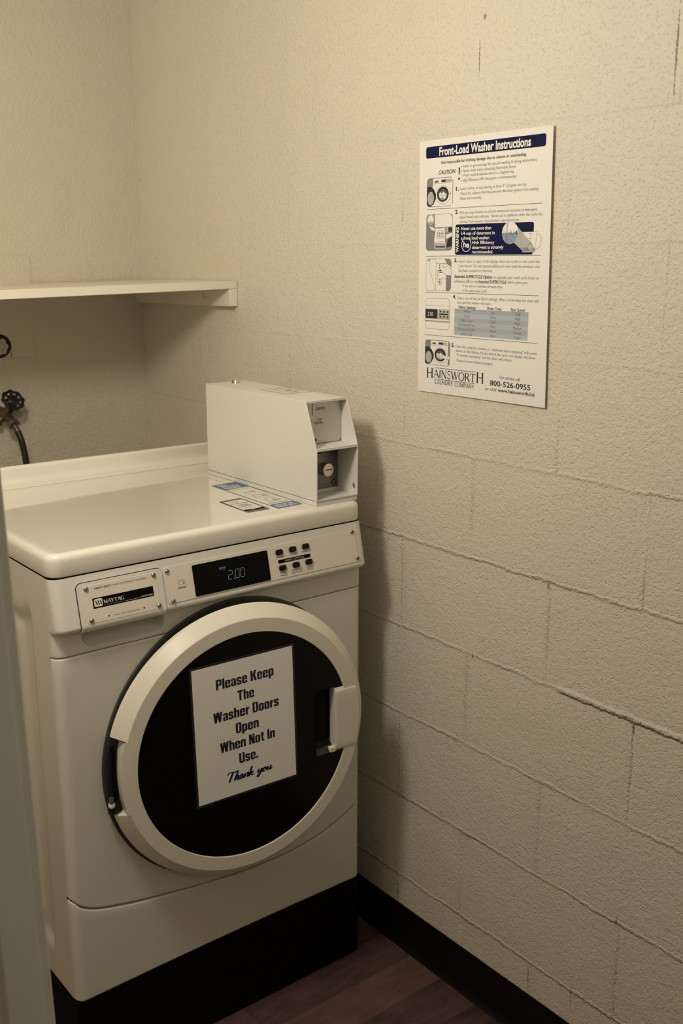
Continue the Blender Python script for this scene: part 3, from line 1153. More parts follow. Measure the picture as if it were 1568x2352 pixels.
for u, v in ((467.0, 30.4), (499.5, 29.9), (531.6, 29.6), (470.2, 62.2), (502.8, 61.8), (534.6, 61.3)):
    bm = bmesh.new()
    prism(bm, FC, [(a / 1000, b / 1000) for a, b in rr_pts(u - 8.4, v - 5.6, u + 8.4, v + 5.6, 4.0)], .0012, .0050)
    fin('button', bm, 'button', cp, sharp=35, bevel=.0016, seg=3)
pr = Print(FC, base=.00135, flip=True)
pr.rect(462.8, 45.6, 541.0, 52.8, 'black_matte')
for s, u, v, w in (('WHITES', 468.8, 41.6, 19), ('COLORS', 500.9, 41.0, 20), ('BRIGHTS', 533.0, 40.9, 22), ('PERM.', 471.2, 73.2, 14.5), ('PRESS', 472.6, 78.6, 17),
                   ('DELICATES', 504.2, 73.2, 27), ('AND KNITS', 504.6, 78.4, 27), ('QUICK', 536.0, 73.4, 16), ('CYCLE', 536.6, 78.0, 16)):
    pr.text(s, u, v, w, 3.5, 'grey_ink', bold=.01, center=True)
pr.lay()
pr.text('FABRIC SETTINGS', 501.9, 51.0, 46, 3.5, 'light_ink', center=True)
pr.done('lettering', cp)
pr = Print(FC, base=.00135, flip=True)
# small square energy mark: arc, wave and lettered foot
pr.rframe(238.4, 43.9, 254.2, 59.3, .3, .5, 'mid_ink')
pr.rect(238.8, 56.2, 253.8, 59.0, 'mid_ink')
pr.path(_arc(246.2, 53.0, 6.3, 7.2, 200, 340, 14), .7, 'mid_ink')
pr.path([(240, 53.2), (242, 51.6), (243.6, 52.8), (245, 51.4), (247, 52.6), (249.4, 50.8), (252.6, 52.2)], .6, 'mid_ink')
pr.poly([(250.4, 47.2), (251.1, 48.9), (252.8, 48.9), (251.4, 50.0), (251.9, 51.7), (250.4, 50.7), (248.9, 51.7), (249.4, 50.0), (248.0, 48.9), (249.7, 48.9)], 'mid_ink')
pr.lay()
pr.text('ENERGY STAR', 246.3, 58.5, 13.6, 1.6, 'light_ink', center=True)
pr.done('energy_mark', cp)

# --- lid with rounded rim and rising backsplash
LT = 1.0765
bm = bmesh.new()
YBK = .545
RP = .026


def lid_loop(ins, z):
    r = max(RP - ins, .004)
    x0, x1, y0 = ins - .0005, WW + .0005 - ins, ins - .001
    P = []
    for k in range(9):
        a = radians(180 + 90 * k / 8)
        P.append((x0 + r + r * cos(a), y0 + r + r * sin(a), z))
    for k in range(9):
        a = radians(270 + 90 * k / 8)
        P.append((x1 - r + r * cos(a), y0 + r + r * sin(a), z))
    P.append((x1, YBK + .0004, z))
    P.append((x0, YBK + .0004, z))
    return P


lps = [lid_loop(.010, ZL + .0004), lid_loop(.0035, ZL + .0004), lid_loop(.001, ZL + .0014), lid_loop(0, ZL + .004)]
RF = .0125
for k in range(7):
    a = radians(90 * k / 6)
    lps.append(lid_loop(RF * (1 - cos(a)), LT - RF + RF * sin(a)))
lps.append(lid_loop(RF + .004, LT + .00025))
lps.append(lid_loop(RF + .008, LT))
loft(bm, lps, True, True, True)
fin('lid', bm, 'lid', wm, sharp=40)

bp = [(YBK, ZL + .001), (YBK, LT)]
for k in range(1, 13):       # concave cove, then the upright
    an = radians(86 * k / 12)
    bp.append((YBK + .030 * sin(an), LT + .026 * (1 - cos(an))))
bp += [(.5760, 1.1060)]
for k in range(7):
    a = radians(180 - 90 * k / 6)
    bp.append((.5840 + .0078 * cos(a), 1.1125 + .0085 * sin(a)))
bp += [(.5920, 1.1200), (.5950, 1.1165), (.5955, 1.1110), (.5960, 1.0980), (.600, 1.0920), (.655, 1.0900), (.668, 1.086), (.668, ZL + .001)]
bm = bmesh.new()
xs = [-.0005, .0012, .004, WW - .004, WW - .0012, WW + .0005]
ins = [.004, .0012, 0, 0, .0012, .004]
cy, cz = .55, 1.08
loops = []
for x, i_ in zip(xs, ins):
    loops.append([(x, y + i_ * (1 if y < .580 and z > LT + .004 else (-1 if y > .588 else 0)), z - i_ * (1 if z > 1.09 else 0)) for y, z in bp])
loft(bm, loops, True, True, True)
fin('backsplash', bm, 'lid', wm, sharp=40)

# --- charcoal gasket ring on the front panel, behind the door
FD0 = Frame((.3585, 0.0, .6440), (1, 0, 0), (0, 0, 1), (0, -1, 0))
bm = bmesh.new()
lathe(bm, FD0, [(.2855, .0002), (.2845, .0022), (.2820, .0030), (.2720, .0024), (.262, .0010), (.0001, .0008)], 160)
fin('door_gasket', bm, 'seal', wm, sharp=50)

# --- the door, standing a few degrees ajar on its left hinge
TH = radians(5)
FD = Frame((.05, -.035, 0), (cos(TH), -sin(TH), 0), (0, 0, 1), (-sin(TH), -cos(TH), 0))
DU, DZ = .3053, .6467
NS = 0.0748
bm = bmesh.new()
RING = [(.2300, -.012), (.2300, -.0010), (.2310, 0.0), (.2572, 0.0), (.2586, -.0008), (.2780, -.0222), (.2800, -.0262), (.2806, -.0285), (.2800, -.0300), (.2700, -.0300)]
angs = [360 * i / 240 for i in range(240)]
nota = math.degrees(math.asin(NS / .268))
angs += [180 - nota, 180 - nota - .15, 180 + nota, 180 + nota + .15]
angs.sort()
rows = []
for a in angs:
    ar = radians(a)
    inn = abs(a - 180) <= nota + .01
    row = []
    for r, w in RING:
        if inn and r > .2584:
            r, w = (.2625, w) if w > -.029 else (.2600, w)
        row.append(FD.p(DU + r * cos(ar), DZ + r * sin(ar), w))
    rows.append(row)
rows.append(rows[0])
loft(bm, rows, False)
bmesh.ops.remove_doubles(bm, verts=bm.verts, dist=1e-6)
door = fin('door', bm, 'plastic', wm, sharp=13)

# glass with the finger recess cut in
bm = bmesh.new()
gl_out = [(DU + .2312 * cos(2 * pi * i / 128), DZ + .2312 * sin(2 * pi * i / 128)) for i in range(128)]
hole = rr_pts(.4545, .5770, .5090, .7222, .012, 6)
plate(bm, FD, gl_out, [hole], -.012, -.0025)
fin('door_glass', bm, 'black_glass', door, sharp=30)
bm = bmesh.new()
mid = rr_pts(.4560, .5900, .5085, .7170, .010, 6)
dee = rr_pts(.4600, .5985, .5065, .7120, .009, 6)
loft(bm, [[FD.p(a, b, -.0028) for a, b in hole], [FD.p(a, b, -.016) for a, b in mid], [FD.p(a, b, -.0255) for a, b in dee]], True, False, True)
fin('finger_recess', bm, 'recess_grey', door, sharp=30)
bm = bmesh.new()
prism(bm, Frame(FD.p(0, 0, 0), FD.ex, FD.ey, FD.n), [(.4605, .5785), (.5035, .5785), (.5005, .5900), (.4625, .5900)], -.0140, -.0040)
for v in bm.verts:
    if v.co.z > .585:
        v.co -= FD.n * .0075
fin('recess_ledge', bm, 'ledge_lit_grey', door, sharp=30)
# grip block: flat face that rolls over the ring's own outer chamfer
bm = bmesh.new()
gz0, gz1 = .5777, .7228
stations = [(gz0, .0075), (gz0 + .0012, .0055), (gz0 + .0085, .0004), (gz0 + .0105, 0.0)]
n_ = 14
for k in range(1, n_):
    stations.append((gz0 + .0105 + (gz1 - gz0 - .0235) * k / n_, 0.0))
stations += [(gz1 - .0130, 0.0), (gz1 - .0110, .0004), (gz1 - .0012, .0062), (gz1, .0080)]
loops = []
for z, drop in stations:
    def ux(r): return DU + sqrt(r * r - (z - DZ) ** 2)
    top = .0020 - drop
    prof_ = [(.5050, -.022), (.5036, -.0205), (.5036, top - .0022), (.5042, top - .0006), (.5058, top)]
    prof_ += [(ux(.2545), top), (ux(.2575), top - .0008), (ux(.2594), top - .0030), (ux(.2778), -.0222 - drop * .3), (ux(.2797), -.0262), (ux(.2799), -.0292), (ux(.2720), -.0295)]
    loops.append([FD.p(a_, z, w_) for a_, w_ in prof_])
loft(bm, loops, True, True, True)
hd = fin('door_handle', bm, 'plastic', door, sharp=13)
bm = bmesh.new()
prism(bm, FD, rr_pts(.4920, .5785, .5060, .5895, .002, 3), -.012, -.001)
fin('grip_lip', bm, 'plastic', hd, bevel=.0012)
# black block painting the shade of the hinge cavity, strip and pin at the left notch
bm = bmesh.new()
prism(bm, FD, [(.0255, .5735), (.048, .5735), (.046, .60), (.0445, .6467), (.046, .70), (.048, .7195), (.034, .7195), (.0265, .69), (.0250, .6467), (.0240, .60)], -.0305, -.024)
hg = fin('hinge', bm, 'seam', door, sharp=30)
bm = bmesh.new()
prism(bm, FD, [(.0340, .602), (.0425, .602), (.0405, .6467), (.0415, .708), (.0335, .708), (.0325, .6467)], -.024, -.0175)
fin('hinge_strip', bm, 'recess_grey', hg, sharp=30, bevel=.001)
bm = bmesh.new()
fh = Frame(FD.p(.0290, 0, -.0185), FD.ex, FD.n, (0, 0, 1))
lathe(bm, fh, [(.0001, .6105), (.0042, .6105), (.0046, .608), (.0046, .5985), (.0001, .5985)], 20)
fin('hinge_pin', bm, 'dark_steel', hg)
bm = bmesh.new()
lathe(bm, fh, [(.0001, .5985), (.0058, .5985), (.0064, .596), (.0060, .592), (.0035, .5895), (.0001, .589)], 24)
fin('pin_cap', bm, 'plastic', hg)

# --- stickers on the lid (print read from the front)
FL = Frame((0, 0, LT), (1, 0, 0), (0, 1, 0), (0, 0, 1))
pr = Print(FL, base=.0004, step=.00003)
pr.poly([(511.2, 312.8), (577.4, 316.1), (568.8, 51.1), (505.5, 47.1)], 'sticker_blue')
pr.lay()
pr.poly([(512.6, 254.5), (573.0, 257.5), (567.6, 86.5), (508.2, 83.8)], 'sticker_white')
for i, s in enumerate(('PAY', 'WITH YOUR', 'PHONE')):
    pr.text(s, 520 - i * .6, 293 - i * 15.5, (24, 44, 40)[i], 11.5, 'sticker_white', bold=.035)
pr.text('AND GET APP', 512.5, 68.5, 48, 9.5, 'sticker_white', bold=.03)
pr.text('DISCOUNTS', 511.5, 55.0, 49, 9.5, 'sticker_white', bold=.03)
pr.lay()
pr.text('1', 517, 243, 2.5, 6, 'sticker_green', bold=.03)
pr.text('Get the free app', 524, 244, 40, 4.5, 'mid_ink')
pr.rect(529, 207, 557, 211, 'grey_ink')
pr.text('2', 517, 188, 3, 6, 'sticker_green', bold=.03)
pr.text('Add funds', 524, 189, 34, 4.0, 'mid_ink')
pr.rframe(527, 158, 557, 177, 2.0, 2.2, 'sticker_blue')
pr.circ(550, 167, 4, 'sticker_blue', n=16)
pr.text('3', 516, 143, 3, 6, 'sticker_green', bold=.03)
pr.text('Tap and start', 523, 144, 38, 4.0, 'mid_ink')
pr.rframe(528, 110, 548, 134, 2.0, 2.2, 'sticker_blue')
pr.path([(540, 117), (548, 121), (558, 119), (556, 112), (546, 110)], 2.2, 'sticker_blue')
pr.circ(522, 95, 5.5, 'sticker_green', n=18)
pr.path([(512, 92), (515, 99), (518, 93)], 1.4, 'grey_ink')
pr.text('PayRange', 529, 92, 33, 6.5, 'grey_ink', bold=.02)
pr.done('payment_sticker', wm, 'long blue and white sticker beside the coin box')
pr = Print(FL, base=.0004, step=.00003)
pr.poly([(441.6 + 2, 171.6), (492, 173.0), (497.0, 170.5), (497.5, 165), (492.5, 60), (490, 56), (443, 56.5), (438.8, 59), (438.5, 66), (441.2, 166)], 'sticker_dark')
pr.lay()
pr.poly([(446.8, 161), (493.0, 162.0), (488.2, 69.5), (442.6, 70.5)], 'sticker_white')
pr.poly([(442.6, 70.5), (488.2, 69.5), (488.8, 79), (466, 76), (443.0, 80)], 'sticker_blue')
pr.lay()
pr.circ(470, 148, 6, 'sticker_green', n=18)
pr.path([(455, 145), (459, 152), (463, 146)], 1.8, 'sticker_blue')
pr.text('PayRange', 450.5, 131, 38, 7.5, 'grey_ink', bold=.02)
pr.text('FREE', 468, 113.5, 24, 9.5, 'sticker_blue', bold=.03, center=True)
pr.text('LAUNDRY', 467.5, 102.0, 32, 8.5, 'sticker_blue', bold=.03, center=True)
pr.text('Download the app', 466, 91.5, 32, 4.2, 'mid_ink', center=True)
pr.text('and start today', 465.5, 84.5, 30, 4.2, 'mid_ink', center=True)
pr.done('phone_sticker', wm, 'phone-shaped sticker with dark rounded border')

# ================================================================== plinth
bm = bmesh.new()
bbox(bm, (.002, .006, 0.0), (WW, .66, .1965))
pl = fin('washer_plinth', bm, 'pedestal', None, bevel=.003)
tag(pl, 'black box plinth standing on the floor under the washer', 'plinth')

# ================================================================== notice taped to the door glass
ca, sa = cos(radians(1.4)), sin(radians(1.4))
nc = FD.p(.2993, .6903, -.0018)
exn = FD.ex * ca + FD.ey * sa
eyn = FD.ey * ca - FD.ex * sa
FN = Frame(nc, exn, eyn, FD.n)
nt = thing('paper_notice', 'laminated notice with dark border asking to keep washer doors open', 'notice', nc)
bm = bmesh.new()
prism(bm, FN, rr_pts(-.1125, -.1435, .1125, .1435, .003, 3), 0.0, .0005)
fin('laminate', bm, 'sheet_edge', nt, sharp=0)
bm = bmesh.new()
prism(bm, FN, [(-.1078, -.1385), (.1078, -.1385), (.1078, .1388), (-.1078, .1388)], .0005, .0008)
sh = fin('sheet', bm, 'sheet', nt, sharp=0)
pr = Print(FN, base=.00095)
for s, v, w in (('Please Keep', 88.0, 124.0), ('The', 54.8, 36.0), ('Washer Doors', 22.0, 142.0), ('Open', -10.8, 50.0), ('When Not In', -42.6, 120.0), ('Use.', -75.2, 41.5)):
    pr.block(s, 2.5, v, w, 21.0, 'notice_ink')
# brush-script closing line
SCR = [
    [(0, .80), (.10, .98), (.35, 1.0), (.62, .94), (.80, 1.02)], [(.46, .98), (.36, .55), (.24, .05), (.18, 0)],
    [(.88, 1.02), (.78, .5), (.66, 0), (.76, .36), (.90, .48), (.96, .40), (.90, .10), (.96, .02), (1.06, .14)],
    [(1.38, .42), (1.24, .46), (1.12, .22), (1.14, .04), (1.26, .06), (1.38, .40), (1.32, .08), (1.40, .04), (1.50, .16)],
    [(1.58, .44), (1.50, .02), (1.62, .36), (1.76, .46), (1.80, .36), (1.74, .08), (1.80, .03), (1.90, .16)],
    [(2.08, 1.0), (1.98, .5), (1.88, 0), (1.98, .24), (2.14, .42), (2.20, .36), (2.06, .22), (2.16, .06), (2.30, .10)],
    [(2.74, .44), (2.68, .18), (2.74, .08), (2.90, .22), (2.98, .44), (2.90, .0), (2.76, -.34), (2.64, -.36), (2.66, -.22), (3.02, .08)],
    [(3.28, .44), (3.12, .30), (3.12, .06), (3.26, .04), (3.38, .26), (3.30, .44), (3.30, .30), (3.46, .34)],
    [(3.56, .44), (3.48, .14), (3.56, .04), (3.70, .20), (3.80, .44), (3.74, .10), (3.80, .03), (3.94, .18)]]
for st in SCR:
    pts = [(v.x, v.y) for v in smooth_pts([(a, b, 0) for a, b in st], 5)]
    pts = [(-47.5 + a * 25.6 + b * 3.2, -108.5 + b * 19.0) for a, b in pts]
    ws = []
    for i in range(len(pts)):
        d = Vector(pts[min(i + 1, len(pts) - 1)]) - Vector(pts[max(i - 1, 0)])
        ws.append(2.2 + 2.0 * max(0, -d.y) / (d.length + 1e-9))
    pr.path(pts, ws, 'navy')
pr.done('lettering', sh)

# ================================================================== coin box on the lid
BX0, BX1 = .574, .681
BZ0, BZ1, BZM = 1.0872, 1.2867, 1.1935
cb = thing('coin_box', 'white metal coin box with slanted open front standing on the washer lid', 'coin box', (.6275, .22, LT))
TS = .0022
sidep = [(.0095, BZ0), (.0095, BZM), (.0460, BZ1), (.4285, BZ1), (.4285, BZ0)]


def cut_side(x0, x1, holes, name):
    bm = bmesh.new()
    fr = Frame((x0, 0, 0), (0, 1, 0), (0, 0, 1), (1, 0, 0))
    plate(bm, fr, sidep, holes, 0, x1 - x0)
    return bm


bm = cut_side(BX0, BX0 + TS, [], '')
fin('side_wall', bm, 'box', cb, sharp=30, bevel=.0007)
hl = [(.0218 + .0042 * cos(2 * pi * i / 20), 1.1048 + .0058 * sin(2 * pi * i / 20)) for i in range(20)]
bm = cut_side(BX1 - TS, BX1, [hl], '')
fin('side_wall', bm, 'box', cb, sharp=30, bevel=.0007)
bm = bmesh.new()
bbox(bm, (BX0 + .0006, .0455, BZ1 - TS), (BX1 - .0006, .4285, BZ1 + .0002))
bbox(bm, (BX0 + TS, .0455, BZ1 - .0045), (BX1 - TS, .0470, BZ1 - TS))
fin('top_cover', bm, 'box', cb, bevel=.0008)
bm = bmesh.new()
bbox(bm, (BX0 + TS, .4265, BZ0), (BX1 - TS, .4283, BZ1 - TS))
fin('back_wall', bm, 'box', cb)
bm = bmesh.new()
bbox(bm, (BX0 + TS, .0092, BZM - .0012), (BX1 - TS, .0625, BZM + .0008))
bbox(bm, (BX0 + TS, .0092, BZM - .0045), (BX1 - TS, .0106, BZM - .0012))
fin('divider_shelf', bm, 'box', cb, bevel=.0005)
bm = bmesh.new()
bbox(bm, (BX0 + TS, .0100, BZ0), (BX1 - TS, .426, BZ0 + .002))
fin('floor_plate', bm, 'box', cb)
bm = bmesh.new()
bbox(bm, (BX0 + .0004, .0118, LT + .0001), (BX1 - .0003, .4290, BZ0 - .0009))
fin('base_plate', bm, 'box', cb, bevel=.0012)
bm = bmesh.new()
bbox(bm, (BX0 + .0010, .0130, BZ0 - .0010), (BX1 - .001, .4275, BZ0))
fin('base_gap_shade', bm, 'seam', cb)  # black strip filling the joint, dark as the shade between box and base
# coin slot plate
bm = bmesh.new()
FP = Frame((0, .0625, 0), (1, 0, 0), (0, 0, 1), (0, -1, 0))
sl = [(.6035 - .0009, 1.2545), (.6035 + .0009, 1.2545), (.6035 + .0007, 1.2783), (.6035 - .0011, 1.2783)]
kh = [(.6118 + .0019 * cos(2 * pi * i / 14), 1.2030 + .0040 * sin(2 * pi * i / 14)) for i in range(14)]
plate(bm, FP, [(BX0 + TS + .0005, BZM + .0018), (BX1 - TS - .0006, BZM + .0018), (BX1 - TS - .0006, BZ1 - TS - .0002), (BX0 + TS + .0005, BZ1 - TS - .0002)], [sl, kh], -.0015, 0)
cpn = fin('slot_plate', bm, 'steel', cb, sharp=30)
box('slot_backing', (BX0 + TS, .0655, BZM), (BX1 - TS, .0675, BZ1 - TS), 'seam', cb)
bm = bmesh.new()
lathe(bm, Frame((.6025, .0625, 1.2385), (1, 0, 0), (0, 0, 1), (0, -1, 0)), [(.0066, 0), (.0066, .0012), (.0058, .0018), (.0052, .0014), (.0001, .0014)], 28)
fin('return_button', bm, 'steel', cpn, sharp=40)
screw('screw', FP, .6752, 1.1985, 0, .0018, cpn, 'dark_steel')
pr = Print(FP, base=.00015)
pr.text('QUARTERS', 611.8, 1264.3, 23.6, 5.6, 'ink', bold=.015)
pr.text('COIN', 621.0, 1242.6, 11.6, 4.6, 'ink', bold=.015, center=True)
pr.text('RETURN', 620.6, 1235.4, 19.2, 4.6, 'ink', bold=.015, center=True)
pr.done('lettering', cpn)
# lock plate in the lower recess
FQ = Frame((0, .0745, 0), (1, 0, 0), (0, 0, 1), (0, -1, 0))
bm = bmesh.new()
prism(bm, FQ, [(BX0 + TS, 1.0955), (BX1 - TS - .0004, 1.0955), (BX1 - TS - .0004, BZM - .002), (BX0 + TS, BZM - .002)], -.002, 0)
lk = fin('lock_plate', bm, 'dark_steel', cb)
bm = bmesh.new()
bbox(bm, (BX0 + TS, .0700, BZ0 + .002), (BX1 - TS, .0765, 1.0955))
fin('lower_ledge', bm, 'box', cb, bevel=.0006)
bm = bmesh.new()
FK = Frame((.6385, .0745, 1.1390), (1, 0, 0), (0, 0, 1), (0, -1, 0))
lathe(bm, FK, [(.0355, 0), (.0352, .0026), (.0340, .0036), (.0240, .0042), (.0175, .0060), (.0001, .0060)], 56)
fin('lock_rosette', bm, 'dark_steel', lk, sharp=30)
bm = bmesh.new()
FK2 = Frame((.6350, .0725, 1.1390), (1, 0, 0), (0, 0, 1), (0, -1, 0))
lathe(bm, FK2, [(.0142, 0), (.0142, .0200), (.0136, .0222), (.0128, .0226), (.0100, .0226), (.0097, .0216), (.0001, .0216)], 40)
ly = fin('lock_cylinder', bm, 'chrome', lk, sharp=30)
bm = bmesh.new()
prism(bm, FK2, [(-.0070, -.0008), (.0085, -.0013), (.0092, 0), (.0085, .0013), (-.0070, .0008)], .0216, .0219)
fin('key_slot', bm, 'seam', ly, sharp=0)
for zc in (1.1050, 1.1728):
    screw('screw', FQ, .6690, zc, 0, .0064, lk, 'dark_steel')
# knob on top and green sticker
bm = bmesh.new()
lathe(bm, Frame((.6363, .3985, BZ1 + .0002), (1, 0, 0), (0, 1, 0), (0, 0, 1)), [(.0098, 0), (.0096, .0014), (.0080, .0060), (.0070, .0072), (.0055, .0074), (.0045, .0060), (.0001, .0058)], 32)
fin('top_lock', bm, 'chrome', cb, sharp=35)
FT = Frame((0, 0, BZ1 + .0002), (1, 0, 0), (0, 1, 0), (0, 0, 1))
pr = Print(FT, base=.0002, step=.00003)
pr.poly([(609.5, 263.5), (677.0, 262.5), (677.0, 162.0), (609.0, 163.0)], 'sticker_blue')
pr.lay()
pr.poly([(611.2, 261.3), (675.4, 260.4), (675.4, 164.2), (610.8, 165.0)], 'sticker_white')
pr.lay()
pr.path([(630, 240), (655, 248), (663, 222), (640, 208), (625, 222)], 9, 'sticker_green')
pr.path([(628, 195), (646, 183), (664, 196), (652, 214)], 8, 'sticker_green')
pr.text('PUSH', 643, 170.0, 26, 5, 'mid_ink', center=True)
pr.done('top_sticker', cb, 'blue-edged green and white sticker')

# ================================================================== poster on the right wall
PO = Vector((XW - .0022, -.226 + .16875 + .0, 1.545475 + .2395))
tilt = .00252
pex = Vector((-.0070, -1, tilt)).normalized()        # its right edge stands off the wall a little
pn = Vector((-1, .0070, 0)).normalized()
pey = pn.cross(pex)
if pey.z > 0:
    pey = -pey
FPo = Frame(PO, pex, pey, pn)
pt = thing('instruction_poster', 'white front-load washer instruction poster with navy title bar on the block wall', 'poster', FPo.p(.169, .479))
bm = bmesh.new()
nu, nv = 72, 30
corner = [(-4.6, .2), (332.9, .2), (341.4, 479.6), (2.9, 480.9)]
rowsA = []
for h in (0.0, .0005):
    rws = []
    for j in range(nv + 1):
        row = []
        for i in range(nu + 1):
            a, b = i / nu, j / nv
            x = (corner[0][0] * (1 - a) + corner[1][0] * a) * (1 - b) + (corner[3][0] * (1 - a) + corner[2][0] * a) * b
            y = (corner[0][1] * (1 - a) + corner[1][1] * a) * (1 - b) + (corner[3][1] * (1 - a) + corner[2][1] * a) * b
            curl = .0016 * max(0, (a - .945) / .055) ** 1.5 * (1 - .5 * b)
            row.append(FPo.p(x / 1000, y / 1000, h + curl))
        rws.append(row)
    loft(bm, rws, False)
bmesh.ops.recalc_face_normals(bm, faces=bm.faces)
ps = fin('sheet', bm, 'paper', pt, sharp=60)
pr = Print(FPo, base=.00068, step=.00002, flip=True)
H_BASE = pr.h
# large flat areas first
pr.rrect(14.6, 12.0, 316.6, 33.0, 4.5, 'navy')
pr.rrect(100.4, 157.0, 297.0, 212.6, 4.5, 'navy')
pr.rect(103.6, 313.2, 292.6, 363.2, 'blue_tint')
for y in (126.6, 214.6, 283.8, 367.0):
    pr.line(20.2, y + .5, 315.6, y - .4, .75, 'ink')


def pic(x0, y0, x1, y1, fill):
    pr.h = H_BASE
    pr.rrect(x0, y0, x1, y1, 7, 'grey_ink')
    pr.lay()
    pr.rrect(x0 + .6, y0 + .6, x1 - .6, y1 - .6, 6.5, fill)
    pr.lay()


def washer_pic(x0, y0, x1, y1, hand=False):
    pic(x0, y0, x1, y1, 'mid_ink')
    w, h = x1 - x0, y1 - y0
    def X(a): return x0 + a * w
    def Y(b): return y0 + b * h
    pr.poly([(X(.24), Y(.02)), (X(.93 if hand else .985), Y(.02)), (X(.93 if hand else .985), Y(.985)), (X(.20), Y(.985))], 'white_ink')
    pr.lay()
    pr.line(X(.25), Y(.21), X(.93), Y(.18), .6, 'mid_ink')
    pr.rect(X(.29), Y(.09), X(.45), Y(.18), 'light_ink')
    pr.rect(X(.54), Y(.07), X(.96 if not hand else .88), Y(.17), 'light_ink')
    pr.lay()
    pr.rect(X(.31), Y(.115), X(.43), Y(.155), 'ink')
    pr.rect(X(.56), Y(.08), X(.72), Y(.16), 'ink')
    pr.ring(X(.63), Y(.60), .29 * w, .6, 'mid_ink', ry=.31 * h)
    pr.circ(X(.62), Y(.58), .225 * w, 'ink', ry=.265 * h)
    pr.lay()
    pr.circ(X(.62), Y(.60), .165 * w, 'grey_ink', ry=.20 * h)
    pr.lay()
    pr.poly([(X(.47), Y(.56)), (X(.53), Y(.50)), (X(.58), Y(.56)), (X(.64), Y(.48)), (X(.70), Y(.55)), (X(.77), Y(.58)), (X(.74), Y(.70)), (X(.66), Y(.76)), (X(.56), Y(.75)), (X(.48), Y(.66))], 'white_ink')
    pr.lay()
    for k in range(5):
        pr.path([(X(.49 + .05 * k), Y(.62 + .02 * (k % 2))), (X(.53 + .05 * k), Y(.57 + .03 * (k % 3))), (X(.55 + .05 * k), Y(.66))], .7, 'grey_ink')
    pr.poly([(X(.53), Y(.71)), (X(.60), Y(.67)), (X(.68), Y(.73)), (X(.62), Y(.77))], 'water_ink')
    # open door at the left
    dl = [(X(.01), Y(.30)), (X(.14), Y(.28)), (X(.28), Y(.40)), (X(.36), Y(.58)), (X(.36), Y(.72)), (X(.26), Y(.92)), (X(.14), Y(.985)), (X(.01), Y(.93))]
    pr.poly(dl, 'ink')
    pr.lay()
    pr.circ(X(.155), Y(.70), .125 * w, 'light_ink', ry=.235 * h)
    if hand:
        pr.poly([(X(.99), Y(.60)), (X(.84), Y(.60)), (X(.70), Y(.55)), (X(.66), Y(.60)), (X(.74), Y(.66)), (X(.68), Y(.70)), (X(.80), Y(.72)), (X(.99), Y(.73))], 'white_ink')
        pr.lay()
        pr.path([(X(.99), Y(.60)), (X(.84), Y(.60)), (X(.70), Y(.55)), (X(.66), Y(.60)), (X(.74), Y(.66)), (X(.68), Y(.70)), (X(.80), Y(.72)), (X(.99), Y(.73))], .5, 'grey_ink')
    else:
        pr.circ(X(.895), Y(.57), 1.2, 'ink', n=12)


washer_pic(18.8, 69.8, 91.2, 122.8)
# drawer picture
pic(18.8, 136.8, 92.2, 204.6, 'mid_ink')
pr.poly([(42, 137.4), (85.5, 137.4), (91.6, 143), (91.6, 160), (44, 161.5)], 'white_ink')
pr.poly([(46, 163), (71, 162), (72, 183), (73, 192), (44, 192), (42, 186)], 'white_ink')
pr.poly([(73, 161), (91.6, 161), (91.6, 170), (73, 171)], 'light_ink')
pr.poly([(74, 175), (91.6, 172), (91.6, 178), (75, 183)], 'white_ink')
pr.poly([(76, 199), (80, 184), (91.6, 178), (91.6, 197)], 'ink')
pr.poly([(41, 190), (76, 190), (75, 202.5), (43, 202.5)], 'light_ink')
pr.circ(31, 146.5, 9.5, 'white_ink', n=20)
pr.poly([(26, 158), (44, 163), (44, 168), (34, 166)], 'white_ink')
pr.lay()
pr.ring(31, 146.5, 8.2, .5, 'grey_ink', n=20)
pr.rect(81, 162, 91.4, 170, 'ink')
pr.rect(46, 196.5, 72.5, 199, 'ink')
pr.rframe(53, 163, 65, 167, .6, .5, 'grey_ink')
for k in range(4):
    for j in range(5):
        pr.rect(50 + k * 5.0, 169.5 + j * 2.7, 53 + k * 5.0, 170.9 + j * 2.7, 'grey_ink' if (j + k) % 3 else 'ink')
pr.rect(49, 187.5, 70, 188.1, 'grey_ink')
pr.poly([(26, 150), (36, 150), (37, 155), (27, 155)], 'light_ink')
# coin picture
pic(20.2, 219.6, 91.6, 281.0, 'white_ink')
pr.poly([(72, 220.2), (86, 220.2), (91, 226), (91, 236), (80, 230)], 'mid_ink')
pr.poly([(78, 250), (91, 242), (91, 276), (86, 280.4), (78, 280.4)], 'mid_ink')
pr.poly([(21, 224), (30, 220.3), (30, 225)], 'mid_ink')
for a in ([(31, 221), (31, 242), (49, 280)], [(31, 221), (48, 221), (49, 229), (49, 280)], [(49, 229), (80, 229)], [(49, 258), (78, 258), (78, 280)], [(78, 258), (78, 246)]):
    pr.path(a, .6, 'grey_ink')
pr.ring(60, 264, 5.2, .8, 'grey_ink', n=20)
pr.lay()
pr.rect(59, 261.5, 61.2, 266.5, 'ink')
pr.poly([(57, 232), (64, 228.5), (76, 231), (91, 240), (91, 252), (78, 251), (68, 246), (66, 240), (58, 238)], 'white_ink')
pr.lay()
pr.path([(57, 232), (64, 228.5), (76, 231), (90.5, 240)], .6, 'grey_ink')
pr.path([(90.5, 251.5), (78, 251), (68, 246), (66, 240), (58, 238)], .6, 'grey_ink')
for k in range(5):
    pr.path([(66 + k * 2.6, 232 + k), (69 + k * 2.6, 236 + (k % 2) * 3)], .6, 'grey_ink')
pr.rect(58.5, 230.5, 60.0, 239.5, 'ink')
pr.rect(57.5, 241.5, 64.5, 243.6, 'ink')
pr.rect(58.5, 245.0, 66.5, 246.6, 'ink')
pr.rect(53.8, 240, 54.8, 254, 'ink')
